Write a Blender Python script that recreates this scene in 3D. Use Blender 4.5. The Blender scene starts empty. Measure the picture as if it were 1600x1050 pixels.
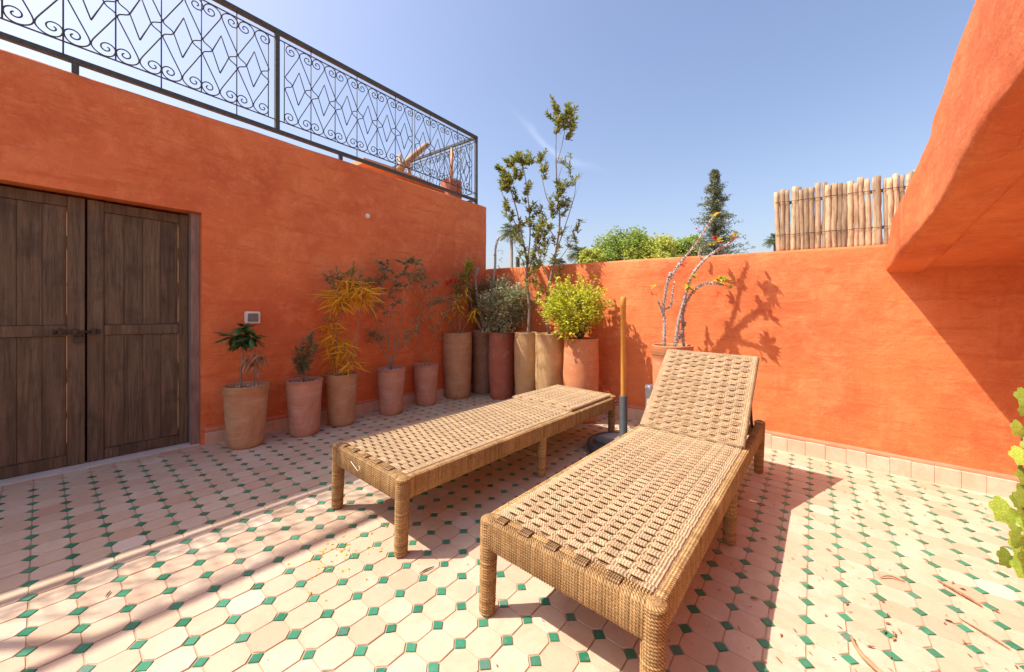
import bpy, math, random
from math import sin, cos, pi, radians, atan, sqrt, atan2
from mathutils import Vector, Matrix, noise
import bmesh

S = bpy.context.scene
COL = S.collection
random.seed(7)
R = random.Random(11)

# ------------------------------------------------------------------ camera
YAW = -0.89596
cam_d = bpy.data.cameras.new("camera")
cam = bpy.data.objects.new("camera", cam_d)
COL.objects.link(cam)
cam.location = (0, 0, 1.3)
cam.rotation_euler = (pi / 2, 0, YAW)
cam_d.sensor_width = 36
cam_d.lens = 36 * 587.8 / 1600
cam_d.shift_y = -(525 - 483) / 1600
cam_d.clip_start = 0.02
cam_d.clip_end = 3000
S.camera = cam
RT = Vector((cos(YAW), sin(YAW), 0))      # to the right of the view
DV = Vector((-sin(YAW), cos(YAW), 0))     # into the view

# ------------------------------------------------------------------ light
SUN = Vector((0.51, -0.53, -1.0)).normalized()     # direction the light travels
sd = bpy.data.lights.new("sun", 'SUN')
sd.energy = 3.9
sd.angle = radians(0.53)
sd.color = (1.0, 0.93, 0.83)
so = bpy.data.objects.new("sun", sd)
so.rotation_euler = SUN.to_track_quat('-Z', 'Y').to_euler()
so.location = (-3, 3, 8)
COL.objects.link(so)

W = bpy.data.worlds.new("World")
S.world = W
W.use_nodes = True
nt = W.node_tree
nt.nodes.clear()
out = nt.nodes.new('ShaderNodeOutputWorld')
bg = nt.nodes.new('ShaderNodeBackground')
sky = nt.nodes.new('ShaderNodeTexSky')
sky.sky_type = 'NISHITA'
sky.sun_disc = False
sky.sun_elevation = math.asin(-SUN.z)
sky.sun_rotation = atan2(-SUN.x, -SUN.y)
sky.air_density = 1.3
sky.dust_density = 3.0
sky.ozone_density = 4.0
bg.inputs['Strength'].default_value = 0.146
# a thin wisp of cirrus high over the far corner
tc = nt.nodes.new('ShaderNodeTexCoord')
def wmath(op, a, b=None, c=None):
    n = nt.nodes.new('ShaderNodeMath'); n.operation = op
    for i, v in enumerate((a, b, c)):
        if v is None: continue
        if isinstance(v, (int, float)): n.inputs[i].default_value = v
        else: nt.links.new(v, n.inputs[i])
    return n.outputs[0]
def wdot(vec):
    n = nt.nodes.new('ShaderNodeVectorMath'); n.operation = 'DOT_PRODUCT'
    nt.links.new(tc.outputs['Generated'], n.inputs[0]); n.inputs[1].default_value = vec
    return n.outputs['Value']
a0 = Vector((0.699, 0.549, 0.458)); a1 = Vector((0.839, 0.421, 0.345))
cc = Vector((0.779, 0.494, 0.393)).normalized()
ax = (a1 - a0).normalized()
ay = cc.cross(ax).normalized()
u = wmath('SUBTRACT', wdot(ax), cc.dot(ax)); v = wdot(ay)
nz = nt.nodes.new('ShaderNodeTexNoise'); nz.inputs['Scale'].default_value = 9; nz.inputs['Detail'].default_value = 8
nt.links.new(tc.outputs['Generated'], nz.inputs['Vector'])
vv = wmath('ADD', v, wmath('MULTIPLY', wmath('SUBTRACT', nz.outputs[0], 0.5), 0.05))
vv = wmath('ADD', vv, wmath('MULTIPLY', wmath('MULTIPLY', u, u), 0.9))
gu = wmath('POWER', 2.718, wmath('MULTIPLY', wmath('MULTIPLY', u, u), -180.0))
gv = wmath('POWER', 2.718, wmath('MULTIPLY', wmath('MULTIPLY', vv, vv), -16000.0))
msk = wmath('MULTIPLY', wmath('MULTIPLY', gu, gv), wmath('MULTIPLY', nz.outputs[0], 0.26))
mx = nt.nodes.new('ShaderNodeMixRGB')
mx.inputs[2].default_value = (7.5, 8.0, 8.8, 1)
tint = nt.nodes.new('ShaderNodeMixRGB'); tint.blend_type = 'MULTIPLY'; tint.inputs[0].default_value = 1
tint.inputs[2].default_value = (1.0, .87, .86, 1)          # camera white balance
nt.links.new(sky.outputs[0], tint.inputs[1])
nt.links.new(msk, mx.inputs[0]); nt.links.new(tint.outputs[0], mx.inputs[1])
nt.links.new(mx.outputs[0], bg.inputs['Color'])
nt.links.new(bg.outputs[0], out.inputs['Surface'])

S.view_settings.view_transform = 'Standard'
S.view_settings.look = 'None'
S.view_settings.exposure = 0.84
S.view_settings.gamma = 1
S.view_settings.use_curve_mapping = False
S.render.engine = 'CYCLES'
S.cycles.use_denoising = True
S.cycles.max_bounces = 10
S.cycles.diffuse_bounces = 6
S.cycles.transparent_max_bounces = 8

# ------------------------------------------------------------------ helpers
GX, GY = -0.01758, 0.02197                # the terrace falls gently for drainage
def F(x, y): return GX * x + GY * y
def P(x, y, h): return (x, y, h + F(x, y))
TILT = Matrix.Rotation(-atan(GX), 4, 'Y') @ Matrix.Rotation(atan(GY), 4, 'X')

class MB:
    """collects vertices and faces for one mesh"""
    def __init__(s): s.v = []; s.f = []; s.uv = []; s.sm = []; s.mi = []
    def face(s, idx, uv=None, smooth=False, m=0):
        s.f.append(tuple(idx)); s.uv.append(uv or [(0, 0)] * len(idx)); s.sm.append(smooth); s.mi.append(m)
    def box(s, x0, x1, y0, y1, z0, z1, m=0, fn=None):
        b = len(s.v)
        for z in (z0, z1):
            for x, y in ((x0, y0), (x1, y0), (x1, y1), (x0, y1)):
                s.v.append(fn(x, y, z) if fn else (x, y, z))
        for q in ((0, 3, 2, 1), (4, 5, 6, 7), (0, 1, 5, 4), (1, 2, 6, 5), (2, 3, 7, 6), (3, 0, 4, 7)):
            s.face([b + i for i in q], m=m)
    def tube(s, pts, rad, n=6, cap=True, m=0, smooth=True, jit=0, flat=1.0):
        pts = [Vector(p) for p in pts]
        N = len(pts)
        rr = rad if isinstance(rad, (list, tuple)) else [rad] * N
        b = len(s.v); L = 0
        ref = None; us = []
        for i, p in enumerate(pts):
            t = (pts[min(i + 1, N - 1)] - pts[max(i - 1, 0)])
            if t.length < 1e-9: t = Vector((0, 0, 1))
            t.normalize()
            if ref is None:
                ref = Vector((0, 0, 1)) if abs(t.z) < 0.8 else Vector((1, 0, 0))
            a = t.cross(ref)
            if a.length < 1e-4: a = t.cross(Vector((0.3, 1, 0.2)))
            a.normalize(); c = a.cross(t).normalized(); ref = c
            if i: L += (p - pts[i - 1]).length
            us.append(L)
            for k in range(n):
                th = 2 * pi * k / n
                r = rr[i] * (1 + (R.uniform(-jit, jit) if jit else 0))
                s.v.append(tuple(p + a * (cos(th) * r) + c * (sin(th) * r * flat)))
        for i in range(N - 1):
            for k in range(n):
                k2 = (k + 1) % n
                s.face((b + i * n + k, b + i * n + k2, b + (i + 1) * n + k2, b + (i + 1) * n + k),
                       [(us[i], k / n), (us[i], (k + 1) / n), (us[i + 1], (k + 1) / n), (us[i + 1], k / n)], smooth, m)
        if cap:
            s.face([b + k for k in reversed(range(n))], m=m)
            s.face([b + (N - 1) * n + k for k in range(n)], m=m)
    def lathe(s, prof, n=28, m=0, wob=0, seed=0, smooth=True, cap=True):
        b = len(s.v)
        for j, (r, z) in enumerate(prof):
            for k in range(n):
                th = 2 * pi * k / n
                rr = r * (1 + wob * noise.noise(Vector((cos(th) * 1.2 + seed, sin(th) * 1.2, z * 3.5 + seed * 3))))
                s.v.append((cos(th) * rr, sin(th) * rr, z))
        for j in range(len(prof) - 1):
            for k in range(n):
                k2 = (k + 1) % n
                s.face((b + j * n + k, b + j * n + k2, b + (j + 1) * n + k2, b + (j + 1) * n + k), smooth=smooth, m=m)
        if cap:
            s.face([b + k for k in reversed(range(n))], m=m)
            s.face([b + (len(prof) - 1) * n + k for k in range(n)], m=m)
    def leaf(s, p, d, L, w, droop=0.3, m=0, side=None, fold=0.15):
        """leaf blade: 3 stations, a midrib fold and a droop"""
        d = d.normalized()
        if side is None:
            side = d.cross(Vector((R.uniform(-.4, .4), R.uniform(-.4, .4), 1)))
            if side.length < 1e-3: side = Vector((1, 0, 0))
        side = side.normalized(); up = side.cross(d).normalized()
        b = len(s.v)
        g = Vector((0, 0, -1))
        def pt(t, o, lift=0):
            return tuple(p + d * (L * t) + g * (droop * L * t * t) + side * o + up * lift)
        s.v += [pt(0, 0), pt(.35, -w * .5, fold * w), pt(.35, 0), pt(.35, w * .5, fold * w),
                pt(.72, -w * .38, fold * w), pt(.72, 0), pt(.72, w * .38, fold * w), pt(1, 0)]
        for q in ((0, 2, 1), (0, 3, 2), (1, 2, 5, 4), (2, 3, 6, 5), (4, 5, 7), (5, 6, 7)):
            s.face([b + i for i in q], smooth=True, m=m)
    def mesh(s, name, mats):
        me = bpy.data.meshes.new(name)
        me.from_pydata(s.v, [], s.f)
        if any(any(c != (0, 0) for c in q) for q in s.uv):
            uvl = me.uv_layers.new(name="UVMap")
            flat = []
            for q in s.uv:
                for c in q: flat.extend(c)
            uvl.data.foreach_set("uv", flat)
        me.polygons.foreach_set("use_smooth", s.sm)
        if not isinstance(mats, (list, tuple)): mats = [mats]
        for m in mats: me.materials.append(m)
        if len(mats) > 1: me.polygons.foreach_set("material_index", s.mi)
        me.update()
        return me
    def obj(s, name, mats, parent=None, kind=None, label=None, cat=None, group=None, loc=None):
        return link(name, s.mesh(name, mats), parent, kind, label, cat, group, loc)

def tag(o, label=None, cat=None, group=None, kind=None):
    if label: o["label"] = label
    if cat: o["category"] = cat
    if group: o["group"] = group
    if kind: o["kind"] = kind
    return o
def link(name, me, parent=None, kind=None, label=None, cat=None, group=None, loc=None, mat=None):
    o = bpy.data.objects.new(name, me)
    COL.objects.link(o)
    if parent: o.parent = parent
    if loc is not None: o.location = loc
    if mat is not None: o.matrix_local = mat
    return tag(o, label, cat, group, kind)
def empty(name, label, cat, loc=(0, 0, 0), rot=None, group=None):
    o = bpy.data.objects.new(name, None)
    o.empty_display_size = .1
    COL.objects.link(o); o.location = loc
    if rot is not None: o.rotation_euler = rot
    return tag(o, label, cat, group)
def copy_tree(o, parent=None):
    c = o.copy(); COL.objects.link(c)
    if parent: c.parent = parent
    for ch in list(o.children): copy_tree(ch, c)
    return c

def catmull(pts, k=5):
    pts = [Vector(p) for p in pts]
    q = [pts[0] * 2 - pts[1]] + pts + [pts[-1] * 2 - pts[-2]]
    o = []
    for i in range(1, len(q) - 2):
        for j in range(k):
            t = j / k
            p0, p1, p2, p3 = q[i - 1], q[i], q[i + 1], q[i + 2]
            o.append(0.5 * ((2 * p1) + (p2 - p0) * t + (2 * p0 - 5 * p1 + 4 * p2 - p3) * t * t + (3 * p1 - p0 - 3 * p2 + p3) * t ** 3))
    o.append(pts[-1])
    return o

# ------------------------------------------------------------------ materials
class NT:
    def __init__(s, name):
        s.m = bpy.data.materials.new(name); s.m.use_nodes = True
        s.t = s.m.node_tree; s.t.nodes.clear()
        s.out = s.n('OutputMaterial')
    def n(s, typ, **kw):
        nd = s.t.nodes.new('ShaderNode' + typ)
        for k, v in kw.items(): setattr(nd, k, v)
        return nd
    def put(s, inp, val):
        if isinstance(val, bpy.types.NodeSocket): s.t.links.new(val, inp)
        elif isinstance(val, tuple) and len(val) == 3 and inp.type == 'RGBA': inp.default_value = (*val, 1)
        else: inp.default_value = val
    def math(s, op, a, b=None, clamp=False):
        n = s.n('Math', operation=op, use_clamp=clamp)
        s.put(n.inputs[0], a)
        if b is not None: s.put(n.inputs[1], b)
        return n.outputs[0]
    def mix(s, f, a, b, mode='MIX'):
        n = s.n('MixRGB', blend_type=mode)
        s.put(n.inputs[0], f); s.put(n.inputs[1], a); s.put(n.inputs[2], b)
        return n.outputs[0]
    def ramp(s, f, a=0.3, b=0.7):
        n = s.n('MapRange'); s.put(n.inputs[0], f); n.inputs[1].default_value = a; n.inputs[2].default_value = b
        return n.outputs[0]
    def coord(s, kind='Object', scale=(1, 1, 1)):
        if kind == 'Position': o = s.n('NewGeometry').outputs['Position']
        else: o = s.n('TexCoord').outputs[kind]
        m = s.n('Mapping'); s.put(m.inputs[0], o); m.inputs['Scale'].default_value = scale
        return m.outputs[0]
    def noise(s, co, scale, detail=5, rough=.55, dist=0):
        n = s.n('TexNoise'); s.put(n.inputs['Vector'], co); n.inputs['Scale'].default_value = scale
        n.inputs['Detail'].default_value = detail; n.inputs['Roughness'].default_value = rough
        n.inputs['Distortion'].default_value = dist
        return n.outputs[0]
    def rnd(s):
        a = s.n('ObjectInfo').outputs['Random']; b = s.n('NewGeometry').outputs['Random Per Island']
        return s.math('FRACT', s.math('ADD', a, b))
    def bump(s, h, strength=.3, dist=.01, prev=None):
        n = s.n('Bump'); s.put(n.inputs['Height'], h); n.inputs['Strength'].default_value = strength
        n.inputs['Distance'].default_value = dist
        if prev is not None: s.put(n.inputs['Normal'], prev)
        return n.outputs[0]
    def bsdf(s, col, rough=.8, normal=None, spec=.3, metal=0, transl=0):
        b = s.n('BsdfPrincipled')
        s.put(b.inputs['Base Color'], col); s.put(b.inputs['Roughness'], rough)
        b.inputs['Specular IOR Level'].default_value = spec; b.inputs['Metallic'].default_value = metal
        if normal is not None: s.put(b.inputs['Normal'], normal)
        o = b.outputs[0]
        if transl:
            tr = s.n('BsdfTranslucent'); s.put(tr.inputs[0], col)
            mx = s.n('MixShader'); mx.inputs[0].default_value = transl
            s.t.links.new(o, mx.inputs[1]); s.t.links.new(tr.outputs[0], mx.inputs[2]); o = mx.outputs[0]
        s.t.links.new(o, s.out.inputs[0])
        return s.m

def mat_plaster(name, base, dark, light):
    t = NT(name); co = t.coord('Position')
    big = t.noise(co, .9, 7, .62, .15); mid = t.noise(co, 3.6, 10, .68, .25); fine = t.noise(co, 70, 5, .65)
    st = t.noise(t.coord('Position', (1.2, 1.2, 8)), 1.9, 10, .7, .3)
    tr = t.noise(t.coord('Position', (3.2, 1.1, 6.5)), 3.1, 10, .72, .2)
    vs = t.noise(t.coord('Position', (7, 7, .5)), 2.4, 8, .65, .1)
    c = t.mix(t.math('MULTIPLY', t.ramp(big, .40, .60), .9), base, dark)
    c = t.mix(t.math('MULTIPLY', t.ramp(mid, .47, .66), .6), c, light)
    c = t.mix(t.math('MULTIPLY', t.ramp(st, .52, .62), .5), c, dark)
    c = t.mix(t.math('MULTIPLY', t.ramp(tr, .55, .66), .35), c, light)
    c = t.mix(t.math('MULTIPLY', t.ramp(vs, .56, .7), .3), c, dark)
    blot = t.noise(co, 9, 8, .75, .1)
    c = t.mix(t.math('MULTIPLY', t.ramp(blot, .58, .70), .35), c, (.46, .085, .028))
    pale = t.noise(t.coord('Position', (2.5, 2.5, 16)), 2.6, 12, .78, .2)
    c = t.mix(t.math('MULTIPLY', t.ramp(pale, .60, .70), .42), c, (.82, .46, .30))
    # hairline cracks, only here and there
    wv = t.n('TexNoise'); t.put(wv.inputs['Vector'], co); wv.inputs['Scale'].default_value = 3; wv.inputs['Detail'].default_value = 6
    ad = t.n('VectorMath', operation='MULTIPLY_ADD'); t.put(ad.inputs[0], wv.outputs['Color']); ad.inputs[1].default_value = (.35, .35, .35); t.put(ad.inputs[2], co)
    vo = t.n('TexVoronoi', feature='DISTANCE_TO_EDGE'); t.put(vo.inputs['Vector'], ad.outputs[0]); vo.inputs['Scale'].default_value = 1.3
    crack = t.math('MULTIPLY', t.ramp(vo.outputs['Distance'], .0045, .001), t.ramp(t.noise(co, 1.6, 3, .5), .56, .6))
    c = t.mix(t.math('MULTIPLY', crack, .3), c, (.26, .05, .02))
    c = t.mix(t.math('MULTIPLY', t.ramp(fine, .48, .7), .2), c, (.34, .06, .02))
    nrm = t.bump(big, .6, .04); nrm = t.bump(mid, .5, .018, nrm); nrm = t.bump(tr, .35, .010, nrm)
    nrm = t.bump(t.noise(co, 18, 9, .75), .6, .010, nrm); nrm = t.bump(fine, .35, .003, nrm)
    return t.bsdf(c, t.math('ADD', .55, t.math('MULTIPLY', mid, .35)), nrm, .3)
def mat_simple(name, a, b, scale=8, rough=.8, bump=.2, bs=40, kind='Object', stretch=(1, 1, 1), rand=.0, spec=.3, metal=0, transl=0, bd=.004):
    t = NT(name); co = t.coord(kind, stretch)
    c = t.mix(t.ramp(t.noise(co, scale, 7, .62, .6), .32, .68), a, b)
    if rand:
        r = t.rnd()
        hs = t.n('HueSaturation'); t.put(hs.inputs['Color'], c)
        t.put(hs.inputs['Value'], t.math('ADD', 1 - rand / 2, t.math('MULTIPLY', r, rand)))
        t.put(hs.inputs['Hue'], t.math('ADD', .5 - rand * .02, t.math('MULTIPLY', t.math('FRACT', t.math('MULTIPLY', r, 7.3)), rand * .04)))
        c = hs.outputs[0]
    nrm = t.bump(t.noise(co, bs, 6, .6), bump, bd) if bump else None
    return t.bsdf(c, rough, nrm, spec, metal, transl)

M = {}
M['plaster'] = mat_plaster('terracotta_plaster', (.73, .212, .064), (.55, .120, .037), (.83, .30, .115))
def m_octagon():
    t = NT('octagon_tile_clay'); co = t.coord('Position'); r = t.rnd()
    r2 = t.math('FRACT', t.math('MULTIPLY', r, 13.7))
    c = t.mix(r, (.54, .41, .28), (.61, .495, .36))
    c = t.mix(t.math('MULTIPLY', t.ramp(r2, .72, 1), .7), c, (.50, .31, .20))
    c = t.mix(t.math('MULTIPLY', t.ramp(t.noise(co, 9, 6, .6, .8), .42, .72), .5), c, (.49, .315, .20))
    c = t.mix(t.math('MULTIPLY', t.ramp(t.noise(co, 1.3, 6, .65, .5), .45, .7), .3), c, (.42, .27, .17))
    c = t.mix(t.math('MULTIPLY', t.ramp(t.math('FRACT', t.math('MULTIPLY', r, 29.3)), .982, .992), .4), c, (.76, .66, .53))
    c = t.mix(t.math('MULTIPLY', t.ramp(t.noise(t.coord('Position', (1, 1.6, 1)), 3.1, 9, .72, .6), .60, .70), .35), c, (.78, .68, .54))
    c = t.mix(t.math('MULTIPLY', t.ramp(t.noise(co, 45, 6, .75), .56, .72), .4), c, (.38, .22, .13))
    c = t.mix(t.math('MULTIPLY', t.ramp(t.noise(co, 190, 3, .7), .62, .72), .45), c, (.30, .17, .10))
    nrm = t.bump(t.noise(co, 16, 5, .6), .35, .004); nrm = t.bump(t.noise(co, 150, 3, .6), .2, .001, nrm)
    return t.bsdf(c, .62, nrm, .3)
def m_green():
    t = NT('green_glazed_tile'); co = t.coord('Position'); r = t.rnd()
    c = t.mix(r, (.028, .17, .095), (.05, .25, .14))
    c = t.mix(t.math('MULTIPLY', t.ramp(t.math('FRACT', t.math('MULTIPLY', r, 9.1)), .78, 1), .75), c, (.11, .21, .16))
    c = t.mix(t.math('MULTIPLY', t.ramp(t.noise(co, 70, 6, .7, 1), .54, .68), .5), c, (.20, .29, .22))
    c = t.mix(t.math('MULTIPLY', t.ramp(t.noise(co, 28, 6, .75, .4), .66, .74), .8), c, (.42, .27, .17))
    return t.bsdf(c, t.math('ADD', .22, t.math('MULTIPLY', r, .3)), t.bump(t.noise(co, 60, 4, .6), .3, .002), .5)
M['octagon'] = m_octagon(); M['green'] = m_green()
M['grout'] = mat_simple('grout', (.52, .35, .23), (.44, .28, .18), 20, .9, .3, 90, 'Position')
M['skirt'] = mat_simple('skirting_clay', (.68, .52, .38), (.60, .40, .27), 9, .8, .4, 50, 'Position', rand=.16)
M['cement'] = mat_simple('pale_cement', (.66, .60, .53), (.5, .42, .34), 7, .85, .3, 50, 'Position')
def m_rope(name, a, b, dark, coil=False):
    t = NT(name)
    uv = t.n('UVMap').outputs[0]; sp = t.n('SeparateXYZ'); t.put(sp.inputs[0], uv)
    tw = t.math('SINE', t.math('ADD', t.math('MULTIPLY', sp.outputs[0], 2 * pi * 95), t.math('MULTIPLY', sp.outputs[1], 2 * pi)))
    co = t.coord('Object', (1, 1, 1))
    n1 = t.noise(co, 9, 6, .6); n2 = t.noise(co, 160, 4, .7); n3 = t.noise(co, 45, 5, .7, .5)
    c = t.mix(t.ramp(n1, .35, .65), a, b)
    c = t.mix(t.math('MULTIPLY', t.ramp(n2, .42, .66), .6), c, dark)
    c = t.mix(t.math('MULTIPLY', t.ramp(n3, .52, .68), .35), c, dark)
    c = t.mix(t.math('MULTIPLY', t.ramp(tw, -.1, -1), .75), c, dark)
    wn = t.n('TexWhiteNoise', noise_dimensions='1D'); t.put(wn.inputs['W'], t.math('FLOOR', sp.outputs[1]))
    hs = t.n('HueSaturation'); t.put(hs.inputs['Color'], c)
    val = t.math('ADD', .88, t.math('MULTIPLY', t.n('ObjectInfo').outputs['Random'], .24))
    t.put(hs.inputs['Value'], t.math('MULTIPLY', val, t.math('ADD', .72, t.math('MULTIPLY', wn.outputs[0], .4))) if coil else val)
    nrm = t.bump(tw, .55, .0022); nrm = t.bump(n2, .4, .002, nrm)
    return t.bsdf(hs.outputs[0], .75, nrm, .25)
M['rope'] = m_rope('twisted_rope', (.52, .365, .20), (.67, .50, .31), (.13, .065, .026))
M['rope3'] = m_rope('aged_shaded_rope', (.32, .195, .085), (.44, .285, .14), (.08, .04, .014))  # older rope, with the shade of the recessed bands mixed into its brown
M['rope2'] = m_rope('twisted_rope_golden', (.44, .26, .10), (.60, .39, .17), (.11, .05, .015), True)
def m_wood(name, a, b, dark, sc=1.0, rough=.6, axis=2, rand=.25):
    t = NT(name)
    st = [22 * sc] * 3; st[axis] = 1.1 * sc
    co = t.n('TexCoord').outputs['Object']
    ofs = t.n('VectorMath', operation='ADD'); t.put(ofs.inputs[0], co)
    cmb = t.n('CombineXYZ'); rr = t.n('ObjectInfo').outputs['Random']
    for i in range(3): t.put(cmb.inputs[i], t.math('MULTIPLY', rr, 37.0 + i))
    t.put(ofs.inputs[1], cmb.outputs[0])
    mp = t.n('Mapping'); t.put(mp.inputs[0], ofs.outputs[0]); mp.inputs['Scale'].default_value = st
    n1 = t.noise(mp.outputs[0], 1.0, 8, .65, 1.4); n2 = t.noise(mp.outputs[0], 5, 6, .7, .4)
    mp2 = t.n('Mapping'); t.put(mp2.inputs[0], ofs.outputs[0]); mp2.inputs['Scale'].default_value = (2.5, 2.5, 2.5)
    bl = t.noise(mp2.outputs[0], 1.4, 5, .6, .5)
    c = t.mix(t.ramp(n1, .38, .66), a, b)
    c = t.mix(t.math('MULTIPLY', t.ramp(n2, .5, .68), .6), c, dark)
    c = t.mix(t.math('MULTIPLY', t.ramp(bl, .5, .72), .5), c, dark)
    hs = t.n('HueSaturation'); t.put(hs.inputs['Color'], c)
    t.put(hs.inputs['Value'], t.math('ADD', 1 - rand / 2, t.math('MULTIPLY', rr, rand)))
    nrm = t.bump(n1, .35, .004); nrm = t.bump(n2, .3, .002, nrm)
    return t.bsdf(hs.outputs[0], rough, nrm, .35)
M['door'] = m_wood('dark_stained_door_wood', (.092, .066, .038), (.180, .132, .078), (.026, .019, .013), 1, .68)
M['rawwood'] = m_wood('unstained_wood_gap', (.80, .50, .22), (.86, .62, .34), (.6, .34, .14), 1, .7)
M['jamb'] = m_wood('weathered_grey_wood', (.20, .14, .115), (.28, .21, .175), (.10, .06, .045), 1, .75)
M['log'] = m_wood('peeled_pole_wood', (.38, .26, .145), (.60, .45, .28), (.075, .042, .022), 1.3, .85, 2, .8)
M['teak'] = m_wood('sunbleached_timber', (.52, .30, .14), (.60, .38, .20), (.30, .15, .07), .8, .7, 0)
M['pole'] = m_wood('varnished_pole_wood', (.52, .23, .04), (.62, .31, .06), (.36, .15, .03), .8, .35, 2, .1)
M['iron'] = mat_simple('painted_iron', (.05, .06, .056), (.085, .095, .088), 30, .65, .2, 80, spec=.25)
M['black'] = mat_simple('black_metal', (.02, .019, .018), (.04, .035, .03), 30, .4, .1, 80, spec=.5)
M['plastic_dark'] = mat_simple('dark_grey_plastic', (.045, .05, .052), (.07, .075, .078), 12, .45, .1, 60, spec=.5)
M['plastic_grey'] = mat_simple('dusty_grey_plastic', (.16, .17, .175), (.26, .26, .25), 6, .6, .1, 60, spec=.4)
M['pvc'] = mat_simple('grey_pvc', (.42, .44, .46), (.50, .52, .54), 12, .5, .1, 60)
M['white'] = mat_simple('white_plastic', (.78, .77, .74), (.70, .68, .63), 12, .4, .05, 60)
M['socket'] = mat_simple('grey_green_cover', (.13, .15, .12), (.20, .22, .18), 18, .4, .1, 60)
M['whitepaint'] = mat_simple('chalky_white_paint', (.78, .75, .70), (.60, .54, .47), 18, .85, .3, 60)
M['pebble'] = mat_simple('white_pebbles', (.72, .69, .64), (.5, .46, .41), 40, .8, .2, 90, rand=.4)
M['soil'] = mat_simple('dry_soil', (.14, .09, .055), (.22, .15, .10), 30, .95, .6, 60)
M['bark'] = mat_simple('pale_bark', (.34, .26, .19), (.20, .14, .10), 30, .9, .5, 90)
M['bark_dark'] = mat_simple('dark_bark', (.10, .075, .055), (.17, .13, .10), 30, .9, .5, 90)
M['spiny'] = mat_simple('grey_spiny_stem', (.52, .45, .40), (.34, .28, .24), 50, .85, .6, 150)
def leafm(name, a, b, rand=.6, tr=.35, rough=.5): return mat_simple(name, a, b, 14, rough, .15, 60, rand=rand, spec=.4, transl=tr)
M['leaf_dark'] = leafm('dark_green_leaf', (.03, .085, .02), (.07, .15, .035), .5, .2, .35)
M['leaf_grey'] = leafm('grey_green_leaf', (.17, .20, .10), (.27, .29, .15))
M['leaf_yellow'] = leafm('yellow_leaf', (.85, .46, .02), (.80, .56, .05), .35, .4)
M['leaf_olive'] = leafm('olive_leaf', (.27, .27, .09), (.40, .38, .15))
M['leaf_lime'] = leafm('lime_leaf', (.44, .52, .05), (.70, .66, .07), .5, .45)
M['leaf_var'] = leafm('variegated_leaf', (.22, .27, .11), (.66, .66, .42), .7, .3)
M['leaf_ole'] = leafm('shrub_leaf', (.15, .22, .045), (.38, .36, .08), .8, .4)
M['leaf_pale'] = leafm('pale_dry_olive_leaf', (.30, .30, .13), (.46, .43, .24), .6, .35)
M['leaf_brown'] = leafm('dry_brown_leaf', (.36, .20, .10), (.50, .32, .18), .5, .2, .8)
M['leaf_ivy'] = leafm('ivy_leaf', (.13, .30, .035), (.55, .56, .10), .7, .35, .28)
M['flower'] = mat_simple('red_flower', (.68, .025, .02), (.75, .06, .03), 40, .6, 0, rand=.3, transl=.3)
M['tree_green'] = leafm('broadleaf_canopy', (.24, .34, .06), (.38, .46, .09), .8, .35)
M['tree_lime'] = leafm('young_canopy', (.44, .48, .08), (.60, .60, .12), .8, .4)
M['conifer'] = leafm('conifer_needles', (.15, .18, .10), (.24, .26, .15), .9, .15, .8)
M['palm'] = leafm('palm_frond', (.14, .19, .09), (.22, .26, .12), .5, .25)
M['litter'] = mat_simple('dry_litter', (.16, .075, .03), (.32, .19, .09), 60, .85, .2, 90, 'Position', rand=.8)
M['dust'] = mat_simple('dry_ground', (.36, .27, .19), (.28, .22, .15), .05, .95, .3, 2, 'Position')

def pot_mat(name, a, b, stain):
    t = NT(name); co = t.coord('Object')
    r = t.n('ObjectInfo').outputs['Random']
    c = t.mix(t.ramp(t.noise(co, 5, 7, .62, .9), .36, .66), a, b)
    c = t.mix(t.math('MULTIPLY', t.ramp(t.noise(t.coord('Object', (1, 1, 7)), 3, 7, .7, .5), .5, .68), .45), c, stain)
    c = t.mix(t.math('MULTIPLY', t.ramp(t.noise(co, 40, 5, .7), .6, .75), .25), c, (.25, .12, .06))
    c = t.mix(t.math('MULTIPLY', t.ramp(t.noise(t.coord('Object', (1, 1, 1.8)), 4.2, 9, .72, .3), .58, .68), .38), c, (.66, .54, .43))
    c = t.mix(t.math('MULTIPLY', t.ramp(t.noise(t.coord('Object', (9, 9, 1)), 1.3, 6, .65), .6, .72), .3), c, (.22, .11, .06))
    rib = t.n('TexWave', wave_type='BANDS', bands_direction='Z'); t.put(rib.inputs[0], co)
    rib.inputs['Scale'].default_value = 11; rib.inputs['Distortion'].default_value = 1.5
    nrm = t.bump(rib.outputs[1], .12, .004); nrm = t.bump(t.noise(co, 45, 6, .65), .35, .004, nrm)
    return t.bsdf(c, .8, nrm, .2)
M['pot_tan'] = pot_mat('tan_clay', (.50, .30, .155), (.42, .21, .105), (.58, .42, .28))
M['pot_pink'] = pot_mat('pinkish_clay', (.46, .20, .125), (.54, .30, .20), (.60, .45, .36))
M['pot_red'] = pot_mat('red_clay', (.40, .12, .07), (.46, .17, .10), (.36, .15, .10))
M['pot_orange'] = pot_mat('orange_clay', (.62, .26, .12), (.56, .20, .09), (.62, .36, .2))
M['pot_brown'] = pot_mat('brown_clay', (.27, .15, .085), (.35, .20, .12), (.22, .12, .07))
M['pot_ochre'] = pot_mat('ochre_clay', (.55, .36, .17), (.48, .29, .13), (.62, .30, .15))

# ------------------------------------------------------------------ ground far below the terrace
g = MB()
g.v = [(-900, -900, -5), (900, -900, -5), (900, 900, -5), (-900, 900, -5)]
g.face((0, 1, 2, 3))
g.obj('ground', M['dust'], kind='structure')

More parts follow.
